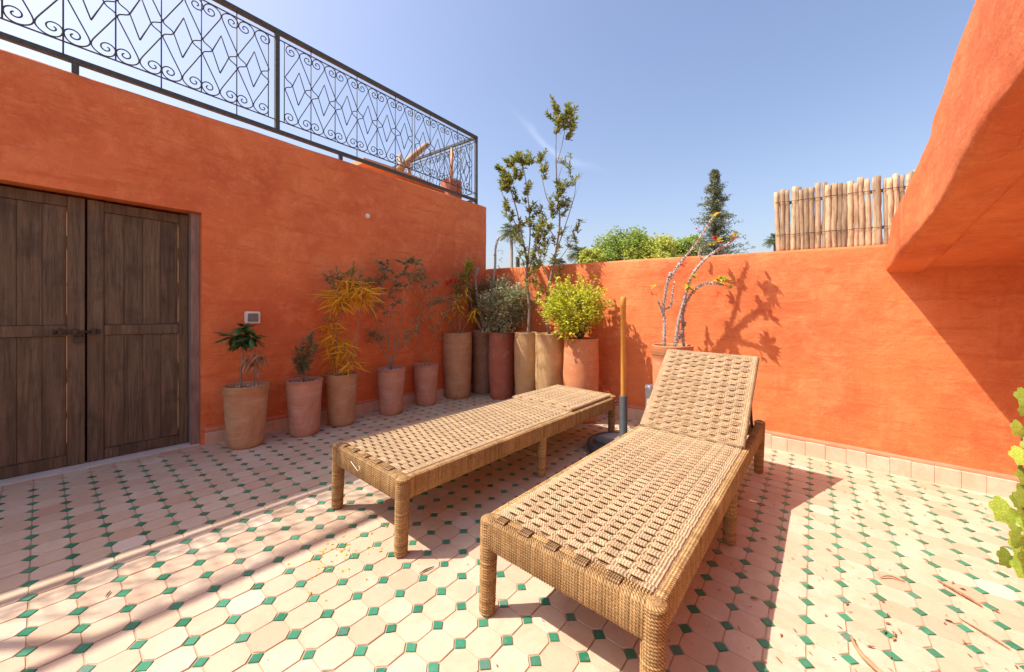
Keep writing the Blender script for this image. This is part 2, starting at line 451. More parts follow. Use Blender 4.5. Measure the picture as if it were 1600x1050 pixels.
# ------------------------------------------------------------------ terrace floor
PITCH = 0.100670 * 1.3
TX, TY = -0.77831 * 1.3, -1.22351 * 1.3
FX0, FX1, FY0, FY1 = -3.0, 4.5, -2.4, 4.42
fb = MB()
fb.box(FX0, FX1, FY0, FY1, -.30, -.0045, fn=P)
floor = fb.obj('floor', M['grout'], kind='structure')
def tile_proto(ring, inset, rnd_):
    mb = MB(); n = len(ring)
    for (x, y) in ring: mb.v.append((x, y, -.006))
    for (x, y) in ring:
        l = sqrt(x * x + y * y); mb.v.append((x * (1 - .0012 / l), y * (1 - .0012 / l), -.0018))
    for (x, y) in ring:
        l = sqrt(x * x + y * y); mb.v.append((x * (1 - inset / l), y * (1 - inset / l), 0))
    for b in (0, n):
        for k in range(n): mb.face((b + k, b + (k + 1) % n, b + n + (k + 1) % n, b + n + k), smooth=False)
    mb.face([2 * n + k for k in range(n)])
    return mb
gq = 0.0290; gap = 0.0010; hp = PITCH / 2
def oct_ring():
    a = hp - gap; c = gq + gap * .6
    pts = [(a, -a + c), (a, a - c), (a - c, a), (-a + c, a), (-a, a - c), (-a, -a + c), (-a + c, -a), (a - c, -a)]
    return [(x, y) for x, y in pts]
def sq_ring():
    a = gq - gap * 1.3
    return [(a, 0), (0, a), (-a, 0), (0, -a)]
octs, sqs = [], []
for i in range(-16, 30):
    for j in range(-23, 36):
        x, y = i * PITCH - TX, -j * PITCH - TY
        if FX0 < x < FX1 - .005 and FY0 < y < 4.15: sqs.append((x, y))
        x += hp; y += hp
        if FX0 + hp < x < FX1 + .02 and FY0 + hp < y < 4.40: octs.append((x, y))
def vis(x, y):
    r = x * RT.x + y * RT.y; d = x * DV.x + y * DV.y
    if d < .3: return False
    px = 800 + 587.8 * r / d; py = 483 + 587.8 * (1.3 - F(x, y)) / d
    return -40 < px < 1640 and py < 1110
def floor_tiles(cs, ring, inset, name, m, jit, wob):
    protos = []
    for q in range(9):
        mb = tile_proto([(x * (1 + R.uniform(-wob, .3 * wob)), y * (1 + R.uniform(-wob, .3 * wob))) for x, y in ring], inset, 0)
        protos.append(mb)
    near = sorted([c for c in cs if vis(*c)], key=lambda c: c[0] ** 2 + c[1] ** 2)[:300]
    ns = set(near)
    meshes = [p.mesh(name, m) for p in protos]
    def tr(x, y):
        dz = R.uniform(-.0013, .0011)
        return Matrix.Translation(P(x, y, dz)) @ TILT @ Matrix.Rotation(R.uniform(-jit, jit), 4, 'Z') @ \
            Matrix.Rotation(R.uniform(-.012, .012), 4, 'X') @ Matrix.Rotation(R.uniform(-.012, .012), 4, 'Y')
    for c in near:
        link(name, meshes[R.randrange(9)], floor, mat=tr(*c))
    mb = MB()
    for c in cs:
        if c in ns: continue
        pr = protos[R.randrange(9)]; T = tr(*c); b = len(mb.v)
        mb.v += [tuple(T @ Vector(v)) for v in pr.v]
        for f in pr.f: mb.face([b + i for i in f])
    mb.obj(name + 's_beyond', m, floor, kind='stuff')
floor_tiles(octs, oct_ring(), .0024, 'octagonal_tile', M['octagon'], .014, .018)
floor_tiles(sqs, sq_ring(), .0018, 'green_tile', M['green'], .09, .14)

# ------------------------------------------------------------------ plaster solids
def slice_grid(bm, step, lo, hi):
    for axn in range(3):
        k = math.ceil(lo[axn] / step + 1e-6)
        while k * step < hi[axn] - 1e-4:
            co = Vector((0, 0, 0)); co[axn] = k * step; no = Vector((0, 0, 0)); no[axn] = 1
            bmesh.ops.bisect_plane(bm, geom=bm.verts[:] + bm.edges[:] + bm.faces[:], plane_co=co, plane_no=no)
            k += 1
def plaster_solid(name, poly, h0, h1, bev, step, amp, axis='Z', fn=None, no_bev=None):
    """extrude poly ((a,b) list) along an axis, round its edges, slice it up and make it uneven"""
    bm = bmesh.new()
    def mk(a, b, c): return (a, b, c) if axis == 'Z' else (a, c, b)
    lo = [bm.verts.new(mk(a, b, h0)) for a, b in poly]; hi = [bm.verts.new(mk(a, b, h1)) for a, b in poly]
    n = len(poly)
    bm.faces.new(lo[::-1]); bm.faces.new(hi)
    for k in range(n): bm.faces.new((lo[k], lo[(k + 1) % n], hi[(k + 1) % n], hi[k]))
    bmesh.ops.recalc_face_normals(bm, faces=bm.faces[:])
    if bev:
        ed = [e for e in bm.edges if (no_bev is None or not no_bev(e))]
        bmesh.ops.bevel(bm, geom=ed, offset=bev, segments=3, profile=.5, affect='EDGES', clamp_overlap=True)
    L = [min(v.co[i] for v in bm.verts) for i in range(3)]; H = [max(v.co[i] for v in bm.verts) for i in range(3)]
    slice_grid(bm, step, L, H)
    bmesh.ops.triangulate(bm, faces=[f for f in bm.faces if len(f.verts) > 4])
    bm.normal_update()
    for v in bm.verts:
        q = v.co
        d = noise.noise(q * 1.7) * amp + noise.noise(q * 5.1 + Vector((3, 1, 7))) * amp * .45
        v.co = q + v.normal * d
    for v in bm.verts:
        x, y, z = v.co
        v.co = P(x, y, z)
    for f in bm.faces: f.smooth = True
    me = bpy.data.meshes.new(name); bm.to_mesh(me); bm.free()
    me.materials.append(M['plaster'])
    try: me.set_sharp_from_angle(angle=radians(40))
    except Exception: pass
    return me

LY0, LY1 = 4.30, 4.19                 # face of the left wall, slightly off square
# building on the left: plan outline with the door opening in its lower storey
DX0, DX1, DH = -.47, .895, 2.085
house = empty('rendered_building', 'orange plastered lower building with a flat roof terrace and double wooden doors', 'building', P(0, 4.3, 0))
def hp_(me, name, label=None):
    o = link(name, me, None)
    o.parent = house; o.matrix_parent_inverse = Matrix.Translation(P(0, 4.3, 0)).inverted()
    return o
def ly(x): return LY0 + (LY1 - LY0) * (x - 0) / 4.5
plan = [(-3.2, ly(-3.2)), (4.58, ly(4.58)), (4.58, 9.0), (-3.2, 9.0)]
wall_me = plaster_solid('wall', plan, -.30, 2.972, .03, .16, .012)
wall_left = hp_(wall_me, 'wall')
# cut the doorway
ct = MB(); ct.box(DX0, DX1, 4.0, 6.5, -.2, DH, fn=P)
cutter = ct.obj('doorway_cutter', M['plaster'])
cutter.parent = house; cutter.matrix_parent_inverse = Matrix.Translation(P(0, 4.3, 0)).inverted()
bpy.context.view_layer.update()
md = wall_left.modifiers.new('doorway', 'BOOLEAN'); md.object = cutter; md.operation = 'DIFFERENCE'; md.solver = 'EXACT'
dg = bpy.context.evaluated_depsgraph_get()
newme = bpy.data.meshes.new_from_object(wall_left.evaluated_get(dg))
wall_left.modifiers.clear(); wall_left.data = newme
bpy.data.objects.remove(cutter)
for p_ in newme.polygons: p_.use_smooth = True
try: newme.set_sharp_from_angle(angle=radians(35))
except Exception: pass

# door jamb planks and threshold
DP = Matrix.Translation(P(0, 4.42, 0))
def part(mb, name, m, parent, base=None, **kw):
    o = mb.obj(name, m, None, **kw)
    o.parent = parent
    mw = Matrix.Identity(4); q = parent
    o.matrix_parent_inverse = WM[parent.name].inverted()
    WM[o.name] = Matrix.Identity(4)
    return o
WM = {}
def reg(o, mat_): WM[o.name] = mat_.copy(); return o
reg(house, Matrix.Translation(P(0, 4.3, 0)))
mb = MB(); mb.box(.832, .893, 4.335, 4.44, .0, 2.083, fn=P); part(mb, 'door_jamb', M['jamb'], house)
mb = MB(); mb.box(-.468, -.407, 4.335, 4.44, .0, 2.083, fn=P); part(mb, 'door_jamb', M['jamb'], house)
mb = MB(); mb.box(-.46, .89, 4.31, 4.49, -.02, .006, fn=P); part(mb, 'threshold', M['cement'], house)

door = empty('double_door', 'dark brown double wooden door bolted shut in the orange wall', 'door', P(.215, 4.42, 0))
reg(door, Matrix.Translation(P(.215, 4.42, 0)))
def bbox(x0, x1, y0, y1, z0, z1, name, m, parent, bev=.004):
    bm = bmesh.new()
    bmesh.ops.create_cube(bm, size=1)
    for v in bm.verts:
        v.co = Vector((x0 + (v.co.x + .5) * (x1 - x0), y0 + (v.co.y + .5) * (y1 - y0), z0 + (v.co.z + .5) * (z1 - z0)))
    if bev: bmesh.ops.bevel(bm, geom=bm.edges[:], offset=bev, segments=2, affect='EDGES')
    for v in bm.verts: v.co = P(*v.co)
    me = bpy.data.meshes.new(name); bm.to_mesh(me); bm.free(); me.materials.append(m)
    o = link(name, me); o.parent = parent; o.matrix_parent_inverse = WM[parent.name].inverted(); WM[o.name] = Matrix.Identity(4)
    return o
def leaf_of_door(x0, x1, hinge_right):
    # x0..x1 leaf; stiles, rails, boards
    back = bbox(x0 + .01, x1 - .01, 4.462, 4.476, .02, 2.06, 'door_leaf', M['rawwood'], door, 0)
    ws_c, ws_h = .088, .062                       # stile at the meeting edge and at the hinge edge
    a, b = (x0 + ws_c, x1 - ws_h) if hinge_right else (x0 + ws_h, x1 - ws_c)
    bbox(x0, a, 4.425, 4.460, .008, 2.066, 'stile', M['door'], back)
    bbox(b, x1, 4.425, 4.460, .008, 2.066, 'stile', M['door'], back)
    for z0, z1 in ((.010, .092), (1.0, 1.082), (1.985, 2.064)):
        bbox(a + .0015, b - .0015, 4.428, 4.458, z0, z1, 'rail', M['door'], back)
    gp = .0065
    n = 4
    ua, ub = (a + .001, b - gp) if hinge_right else (a + .001, b - gp)
    for z0, z1 in ((.094, .998), (1.084, 1.983)):
        xs = [ua + (ub - ua) * k / n for k in range(n + 1)]
        for k in range(n):
            bbox(xs[k] + .0006, xs[k + 1] - .0006, 4.440 + R.uniform(-.002, .002), 4.459, z0, z1, 'board', M['door'], back, .0025)
        for q_ in range(3):
            zz = z0 + (z1 - z0) * (q_ + R.uniform(.05, .3)) / 3
            bbox(ub + .0008, b - .0012, 4.4425, 4.4585, zz, zz + (z1 - z0) * R.uniform(.18, .3), 'bare_strip', M['rawwood'], back, 0)
    return back
leaf_of_door(.222, .828, True)
leaf_of_door(-.404, .210, False)
# slide bolt with padlock
bl = MB(); bl.tube([P(.062, 4.412, 1.032), P(.282, 4.412, 1.028)], .0085, 8)
bolt = part(bl, 'slide_bolt', M['black'], door)
for x in (.062, .282):
    q = MB(); q.tube([P(x - .012, 4.412, 1.03), P(x + .004, 4.412, 1.03)], .014, 8); part(q, 'bolt_knob', M['black'], bolt)
for x in (.085, .155, .255):
    q = MB(); q.box(x - .012, x + .012, 4.404, 4.425, 1.008, 1.052, fn=P); part(q, 'bolt_bracket', M['black'], bolt)
q = MB(); q.box(.150, .205, 4.398, 4.418, .945, .992, fn=P); lock = part(q, 'padlock', M['black'], door)
q = MB(); q.tube([P(.160, 4.408, .99), P(.160, 4.408, 1.025), P(.178, 4.408, 1.042), P(.196, 4.408, 1.025), P(.196, 4.408, .99)], .005, 6)
part(q, 'shackle', M['black'], lock)

# socket and small ceiling-rose lamp on the wall
sk = empty('wall_socket', 'small square weatherproof socket with a white frame on the orange wall', 'socket', P(1.28, ly(1.28), 1.148)); reg(sk, Matrix.Translation(P(1.28, ly(1.28), 1.148)))
yw = ly(1.28)
bbox(1.217, 1.343, yw - .028, yw + .01, 1.090, 1.206, 'frame', M['white'], sk, .006)
bbox(1.236, 1.324, yw - .036, yw - .0285, 1.108, 1.188, 'cover', M['socket'], sk, .004)
lmp = MB(); lmp.lathe([(.0001, 0), (.03, 0), (.032, .006), (.026, .02), (.012, .03), (.0001, .032)], 16, cap=False)
lo = lmp.obj('cable_outlet', M['white'], label='small round white plastic cable outlet high on the orange left wall', cat='cable outlet')
lo.location = P(2.48, ly(2.48) - .0, 2.383); lo.rotation_euler = (pi / 2, 0, 0)

# ------------------------------------------------------------------ back wall and the stair overhang
bw_me = plaster_solid('wall', [(4.5, -3.2), (4.74, -3.2), (4.74, 4.17), (4.5, 4.17)], -.30, 1.945, .03, .22, .007)
back_wall = link('boundary_wall', bw_me, None, label='low sunlit orange boundary wall at the far end of the terrace', cat='wall')
reg(back_wall, Matrix.Identity(4))
# stair flight over the right end: parapet profile in X and height
lowp = [(4.495, 1.70), (4.1, 1.745), (3.6, 1.795), (2.84, 1.885), (2.4, 1.975), (2.15, 2.04), (1.8, 2.06), (1.3, 2.14), (-1.2, 2.60)]
topp = [(-1.2, 3.9), (1.0, 3.06), (1.9, 2.76), (2.33, 2.605), (2.53, 2.505), (2.65, 2.45), (3.04, 2.345), (3.5, 2.24), (4.0, 2.16), (4.25, 2.11), (4.40, 2.03), (4.495, 1.955)]
stair = empty('stair_flight', 'orange plastered stair flight with a solid parapet hanging over the right end of the terrace', 'staircase', P(4.5, -.49, 1.7))
reg(stair, Matrix.Translation(P(4.5, -.49, 1.7)))
def nob(e):
    return all(v.co.x > 4.49 for v in e.verts)
pm = plaster_solid('parapet', lowp + topp, -.72, -.49, .035, .09, .020, axis='Y', no_bev=nob)
o = link('parapet', pm); o.parent = stair; o.matrix_parent_inverse = WM[stair.name].inverted()
soff = [(x, h + .035 + .03 * (4.5 - x) / 2) for x, h in lowp]
sl = soff + [(x, h + .22) for x, h in reversed(soff)]
pm = plaster_solid('soffit', sl, -2.2, -.721, 0, .25, .008, axis='Y')
o = link('soffit', pm); o.parent = stair; o.matrix_parent_inverse = WM[stair.name].inverted()
sw = plaster_solid('wall', [(-3.0, -2.45), (4.495, -2.45), (4.495, -2.2), (-3.0, -2.2)], -.30, 2.95, .02, .3, .006)
link('side_wall', sw, label='shaded orange wall below the stair flight', cat='wall')

# skirting tiles: parts of the walls they line
def skirting(parent, pts, hh, name='skirting_tile'):
    (xa, ya), (xb, yb) = pts
    d = Vector((xb - xa, yb - ya, 0)); L = d.length; d.normalize(); n = Vector((d.y, -d.x, 0))
    s = 0
    while s < L - .03:
        w = min(R.uniform(.125, .15), L - s)
        mb = MB(); th = R.uniform(.016, .021); h1 = hh + R.uniform(-.006, .004)
        a = Vector((xa, ya, 0)) + d * (s + .0012); b = Vector((xa, ya, 0)) + d * (s + w - .0012)
        vs = []
        for (q, ww) in ((a, 0), (b, 0)):
            for off, h in ((-.01, -.01), (th, -.01), (th, h1 - .006), (th - .004, h1), (-.01, h1 + .002)):
                vs.append(P(*(q + n * off).to_tuple()[:2], h))
        mb.v = vs
        for k in range(5): mb.face((k, (k + 1) % 5, 5 + (k + 1) % 5, 5 + k))
        mb.face((4, 3, 2, 1, 0)); mb.face((5, 6, 7, 8, 9))
        o = mb.obj(name, M['skirt']); o.parent = parent; o.matrix_parent_inverse = WM[parent.name].inverted()
        s += w
    # sloping render fillet above
    mb = MB(); N = 40
    for k in range(N + 1):
        q = Vector((xa, ya, 0)) + d * (L * k / N)
        j = noise.noise(q * 6) * .006
        for off, h in ((-.01, hh - .004), (.014, hh - .003), (.016, hh + .004), (.002, hh + .032 + j), (-.01, hh + .036 + j)):
            p2 = q + n * off; mb.v.append(P(p2.x, p2.y, h))
    for k in range(N):
        for i in range(4): mb.face((k * 5 + i, (k + 1) * 5 + i, (k + 1) * 5 + i + 1, k * 5 + i + 1), smooth=True)
    o = mb.obj('skirting_fillet', M['fillet']); o.parent = parent; o.matrix_parent_inverse = WM[parent.name].inverted()
M['fillet'] = mat_simple('pink_render', (.60, .24, .14), (.55, .19, .10), 10, .85, .4, 50, 'Position')
skirting(back_wall, ((4.5, 4.15), (4.5, -2.2)), .135)
for o in [o for o in back_wall.children]: pass
skirting(house, ((.915, ly(.915)), (4.48, ly(4.48))), .115)

# ------------------------------------------------------------------ wrought iron railing
RY = 4.33; UP = 0.2685
H0, H1 = 3.19, 4.03
rail = empty('iron_railing', 'black wrought iron railing with scrolls and diamonds along the edge of the upper terrace', 'railing', P(0, RY, 2.97))
RM = Matrix.Translation(P(0, RY, 2.97)); reg(rail, RM)
def scroll_pts():
    c = Vector((.052, .072)); pts = []
    n = 20
    for k in range(n + 1):          # from the inner end out to the bar
        t = k / n; th = pi - (1 - t) * (2 * pi * 1.25)
        r = .009 + .039 * t ** 1.1
        cx = c + Vector((-.001 * t, 0)) 
        pts.append((cx.x + r * cos(-th), cx.y + r * sin(th) * 1.05))
    return pts
def curveA():
    pts = []
    c = Vector((.050, .070)); n = 16
    for k in range(n + 1):
        t = k / n; th = pi - (1 - t) * (-2 * pi * 1.2)       # spiral opens clockwise outwards
        th = pi - (1 - t) * 2 * pi * 1.2
        r = .008 + .040 * t
        pts.append((c.x + r * cos(th), c.y + r * sin(th)))
    pts += [(.008, .040), (.028, .014), (.062, .004), (.098, .014), (.124, .038), (.132, .064), (.126, .090)]
    pts += [(.118, .110), (.096, .156), (.062, .226), (.030, .293), (.014, .326), (.006, .341), (.003, .356), (.010, .373), (.024, .384), (.044, .394), (.060, .404), (.072, .420)]
    return pts
CA = curveA(); HH = H1 - H0
def bar3(pts, fx=1, fh=1, r=.0052):
    mb = MB()
    q = [(x if fx > 0 else UP - x, 0.0, h if fh > 0 else HH - h) for x, h in pts]
    q = [Vector(v) for v in q]
    mb.tube(catmull(q, 2), r, 5)
    return mb
scroll_me = [bar3(CA, fx, fh).mesh('scroll_bar', M['iron']) for fx, fh in ((1, 1), (-1, 1), (1, -1), (-1, -1))]
dia = MB(); dp = [(.0722, 0, .42), (.134, 0, .594), (.1968, 0, .42), (.134, 0, .240)]
for k in range(4):
    dia.tube([Vector(dp[k]), Vector(dp[(k + 1) % 4])], .0052, 5)
dia_me = dia.mesh('diamond_bar', M['iron'])
vb = MB(); vb.tube([(0, 0, -.0), (0, 0, HH)], .0052, 5); vbar_me = vb.mesh('vertical_bar', M['iron'])
vb = MB(); vb.tube([(0, 0, -.095), (0, 0, HH + .055)], .0052, 5); vbarL_me = vb.mesh('vertical_bar', M['iron'])
XS = Matrix.Identity(4); XS[2][0] = GX                      # bars follow the fall of the terrace
def unit(parent, M0):
    for me in scroll_me: link('scroll_bar', me, parent, mat=M0)
    link('diamond_bar', dia_me, parent, mat=M0)
def place_panel(parent, base, x0, n, along='X'):
    for k in range(n):
        x = x0 + k * UP
        if along == 'X': m0 = Matrix.Translation(P(x, RY, H0)) @ Matrix.Rotation(-atan(GX), 4, 'Y')
        else: m0 = Matrix.Translation(P(base, x, H0)) @ Matrix.Rotation(pi / 2, 4, 'Z') @ Matrix.Rotation(-atan(GY), 4, 'Y')
        unit(parent, WM[parent.name].inverted() @ m0)
    for k in range(n + 1):
        x = x0 + k * UP
        q = P(x, RY, H0) if along == 'X' else P(base, x, H0)
        link('vertical_bar', (vbarL_me if k % 2 else vbar_me), parent, mat=WM[parent.name].inverted() @ Matrix.Translation(q))
place_panel(rail, 0, -.170, 6)
place_panel(rail, 0, -.170 - .045 - 6 * UP, 6)
place_panel(rail, 0, 1.589, 6)
place_panel(rail, 0, 3.243, 4)
place_panel(rail, 4.455, 4.42, 8, 'Y')
def rbox(x0, x1, y0, y1, h0, h1, name): 
    mb = MB(); mb.box(x0, x1, y0, y1, h0, h1, fn=P); return part(mb, name, M['iron'], rail)
rbox(-2.2, 4.487, RY - .022, RY + .022, 4.085, 4.127, 'top_rail')
rbox(-2.2, 4.487, RY - .018, RY + .018, 3.052, 3.092, 'bottom_rail')
rbox(4.44, 4.476, RY + .023, 6.9, 4.083, 4.125, 'top_rail')
rbox(4.442, 4.474, RY + .023, 6.9, 3.054, 3.090, 'bottom_rail')
for x0, x1 in ((-2.0, 1.498), (1.542, 4.45)):
    rbox(x0, x1, RY - .0045, RY + .0045, H0 - .006, H0 + .003, 'panel_bar'); rbox(x0, x1, RY - .0045, RY + .0045, H1 - .003, H1 + .006, 'panel_bar')
rbox(4.4505, 4.4595, 4.36, 6.85, H0 - .006, H0 + .003, 'panel_bar'); rbox(4.4505, 4.4595, 4.36, 6.85, H1 - .003, H1 + .006, 'panel_bar')
for x in (-2.0, 1.520, 4.465): rbox(x - .020, x + .020, RY - .0205, RY + .0205, 3.093 if x < 4 else 2.965, 4.084, 'post')
rbox(4.442, 4.474, 6.86, 6.9, 2.965, 4.082, 'post')
for x in (.157, 2.19, -1.9): rbox(x - .019, x + .019, RY - .017, RY + .017, 2.955, 3.051, 'foot')

# things on the upper terrace behind the railing
bench = empty('timber_bench', 'sun-bleached curved timber bench with a leaning back plank behind the railing', 'bench', P(3.4, 4.95, 2.97)); reg(bench, Matrix.Translation(P(3.4, 4.95, 2.97)))
mb = MB()
for k in range(13):
    x = 2.75 + k * .145; zz = 3.30 + .03 * cos((k - 3) / 3.2)
    for y in (4.80, 5.25):
        mb.v.append(P(x, y, zz - .07)); mb.v.append(P(x, y, zz))
for k in range(12):
    b = k * 4
    mb.face((b, b + 4, b + 5, b + 1)); mb.face((b + 1, b + 5, b + 7, b + 3)); mb.face((b + 3, b + 7, b + 6, b + 2)); mb.face((b + 2, b + 6, b + 4, b))
mb.face((0, 1, 3, 2)); mb.face((48, 50, 51, 49))
part(mb, 'seat', M['teak'], bench)
mb = MB(); a = Vector(P(3.38, 4.95, 3.34)); b = Vector(P(3.98, 4.98, 3.98))
mb.tube([a, (a + b) / 2 + Vector((0, 0, .02)), b], [.055, .05, .045], 8); part(mb, 'back_plank', M['teak'], bench)
for x in (3.55, 3.7, 3.95, 4.15):
    mb = MB(); mb.tube([P(x, 5.0, 2.97), P(x - .12, 4.95, 3.28 if x > 3.8 else 3.62)], .03, 7); part(mb, 'leg', M['teak'], bench)
for x in (2.9, 4.3):
    mb = MB(); mb.tube([P(x, 5.1, 2.97), P(x, 5.1, 3.27)], .035, 7); part(mb, 'leg', M['teak'], bench)
box = empty('planter_box', 'square terracotta planter box holding a thin wooden pole at the railing corner', 'planter', P(4.3, 4.75, 2.97)); reg(box, Matrix.Translation(P(4.3, 4.75, 2.97)))
mb = MB(); mb.box(4.16, 4.42, 4.62, 4.85, 2.97, 3.42, fn=P); part(mb, 'box', M['pot_red'], box)
mb = MB(); mb.tube([P(4.28, 4.72, 3.41), P(4.29, 4.72, 3.97)], .022, 8); part(mb, 'pole', M['pole'], box)

# ------------------------------------------------------------------ pole fence on the wall
fence = empty('pole_fence', 'fence of rough peeled upright poles standing on the boundary wall', 'fence', P(4.66, -.2, 1.94)); reg(fence, Matrix.Translation(P(4.66, -.2, 1.94)))
y = .27
first = True
while y > -1.5:
    r = R.uniform(.016, .025); h = R.uniform(.61, .665); b = Vector(P(4.665, y, 1.93))
    ln = R.uniform(-.012, .012); lx = R.uniform(-.01, .01)
    if first: ln = .018
    pts = []; rs = []
    for k in range(12):
        t = k / 11
        pts.append(b + Vector((lx * t + .006 * noise.noise(Vector((y * 9, t * 3, 1))), ln * t + .008 * noise.noise(Vector((y * 9, t * 4, 5))), h * t)))
        rs.append(r * (1 + .22 * noise.noise(Vector((y * 7, t * 4, 9)))))
    mb = MB(); mb.tube(pts, rs, 10, jit=.09); part(mb, 'pole', M['log'], fence)
    y -= r * 2 + R.uniform(-.009, .001)
    if first: y += .006
    first = False
for hh in (2.12, 2.45):
    mb = MB(); mb.tube([P(4.636, .30 - k * .03, hh + .002 * sin(k)) for k in range(60)], .0022, 4); part(mb, 'wire_tie', M['black'], fence)
    mb = MB(); mb.tube([P(4.712, .27, hh), P(4.712, -.6, hh + .01), P(4.712, -1.5, hh)], .016, 7); part(mb, 'cross_pole', M['log'], fence)

# ------------------------------------------------------------------ woven rope loungers
CP = .0112
def coil_rail(mb, p0, p1, wy, wz, up=Vector((0, 0, 1)), pitch=CP, amp=.0045, rc=.012, nseg=4):
    """box-section rail wrapped in rope: rings of ridges along p0-p1"""
    p0 = Vector(p0); p1 = Vector(p1); d = (p1 - p0); L = d.length; d.normalize(); side = d.cross(up).normalized(); u2 = side.cross(d)
    prof = []
    for (sx, sy, a0) in ((1, 1, 0), (-1, 1, pi / 2), (-1, -1, pi), (1, -1, 3 * pi / 2)):
        for k in range(3):
            a = a0 + k * pi / 4
            prof.append((sx * (wy / 2 - rc) + rc * cos(a), sy * (wz / 2 - rc) + rc * sin(a), cos(a), sin(a)))
    n = len(prof); per = [0]
    for k in range(1, n + 1):
        q, r = prof[k % n], prof[k - 1]; per.append(per[-1] + sqrt((q[0] - r[0]) ** 2 + (q[1] - r[1]) ** 2))
    rings = int(L / pitch) * nseg
    b = len(mb.v); am = (0, .75, 1, .75)
    for i in range(rings + 1):
        for k, (x, y, nx, ny) in enumerate(prof):
            o = amp * (am[i % nseg]) + .0012 * noise.noise(Vector((i * .11, x * 40, y * 40)))
            t = L * i / rings
            mb.v.append(tuple(p0 + d * t + side * (x + nx * o) + u2 * (y + ny * o)))
    for i in range(rings):
        for k in range(n):
            k2 = (k + 1) % n
            mb.face((b + i * n + k, b + i * n + k2, b + (i + 1) * n + k2, b + (i + 1) * n + k),
                    [(per[k], i / nseg), (per[k + 1], i / nseg), (per[k + 1], (i + 1) / nseg), (per[k], (i + 1) / nseg)], True)
    mb.face([b + k for k in reversed(range(n))]); mb.face([b + rings * n + k for k in range(n)])
def coil_post(mb, x, y, z0, z1, r0, r1, pitch=CP, amp=.0042, n=14, dome=True, lean=(0, 0)):
    rings = int((z1 - z0) / pitch) * 4; b = len(mb.v); am = (0, .75, 1, .75)
    tot = rings + (8 if dome else 0)
    for i in range(tot + 1):
        t = min(1, i / rings); z = z0 + (z1 - z0) * t; r = r0 + (r1 - r0) * t
        if i > rings:
            a = (i - rings) / 8 * pi / 2 * .96; r = r1 * cos(a); z = z1 + r1 * .55 * sin(a)
        for k in range(n):
            th = 2 * pi * k / n
            o = amp * am[(i) % 4] + .0015 * noise.noise(Vector((i * .15, cos(th) * 2, sin(th) * 2)))
            zz = z + (pitch * k / n if i <= rings else 0)
            mb.v.append((x + lean[0] * (1 - t) + cos(th) * (r + o), y + lean[1] * (1 - t) + sin(th) * (r + o), zz))
    for i in range(tot):
        for k in range(n):
            k2 = (k + 1) % n
            mb.face((b + i * n + k, b + i * n + k2, b + (i + 1) * n + k2, b + (i + 1) * n + k),
                    [(k * .016, i / 4), ((k + 1) * .016, i / 4), ((k + 1) * .016, (i + 1) / 4), (k * .016, (i + 1) / 4)], True)
    mb.face([b + k for k in reversed(range(n))]); mb.face([b + tot * n + k for k in range(n)])
LB = .0620     # spacing of the lengthwise bands
TBP = .0252    # spacing of the crosswise bands
def cross_band(width, par, rope_r=.0052, nr=3, wrap=True, ztop=0.0):
    """crosswise rope band (along local y): long floats over the lengthwise bands, pinched where it dives under"""
    mb = MB(); nb = int(width / LB); y0 = -(nb - 1) / 2 * LB
    for r in range(nr):
        off0 = (r - (nr - 1) / 2) * rope_r * 1.55
        pts = []
        steps = nb * 6; jx = R.uniform(-.0008, .0008)
        for i in range(steps + 1):
            yy = -width / 2 + width * i / steps
            ph = (yy - y0) / LB
            s = cos(pi * ph) * (1 if par else -1)
            s = max(-1, min(1, s * 1.7 + .35))
            e = min(1, (width / 2 - abs(yy)) / .03)
            off = off0 * (1 + .34 * s * e) + jx + R.uniform(-.0006, .0006)
            pts.append(Vector((off, yy, ztop + .0012 + .0062 * s * e - .0004 * abs(off0 / rope_r) + R.uniform(-.0006, .0006))))
        if wrap:
            pts = [Vector((off0, -width / 2 - .028, ztop - .012)), Vector((off0, -width / 2 - .018, ztop - .001))] + pts + \
                  [Vector((off0, width / 2 + .018, ztop - .001)), Vector((off0, width / 2 + .028, ztop - .012))]
        mb.tube(pts, rope_r * R.uniform(.93, 1.05), 6)
    return mb
def long_band(x0, x1, par, rope_r=.0042, nr=6, ztop=0.0, front=True, xr=0.0):
    mb = MB(); N = int(round((x1 - x0) / TBP))
    for r in range(nr):
        off = (r - (nr - 1) / 2) * rope_r * 1.95
        pts = []
        for i in range(N * 3 + 1):
            xx = x0 + (x1 - x0) * i / (N * 3)
            ph = (xx - xr) / TBP
            s = -cos(pi * ph) * (1 if par else -1)
            s = max(-1, min(1, s * 1.3))
            pts.append(Vector((xx, off + R.uniform(-.0006, .0006), ztop - .0050 + .0026 * s)))
        if front:
            pts = [Vector((x0 - .058, off, ztop - .016)), Vector((x0 - .050, off, ztop + .001)), Vector((x0 - .036, off, ztop + .0065)), Vector((x0 - .014, off, ztop + .006))] + pts
        mb.tube(pts, rope_r, 6)
    return mb
WID = .72; HL = 1.29; ZT = .412
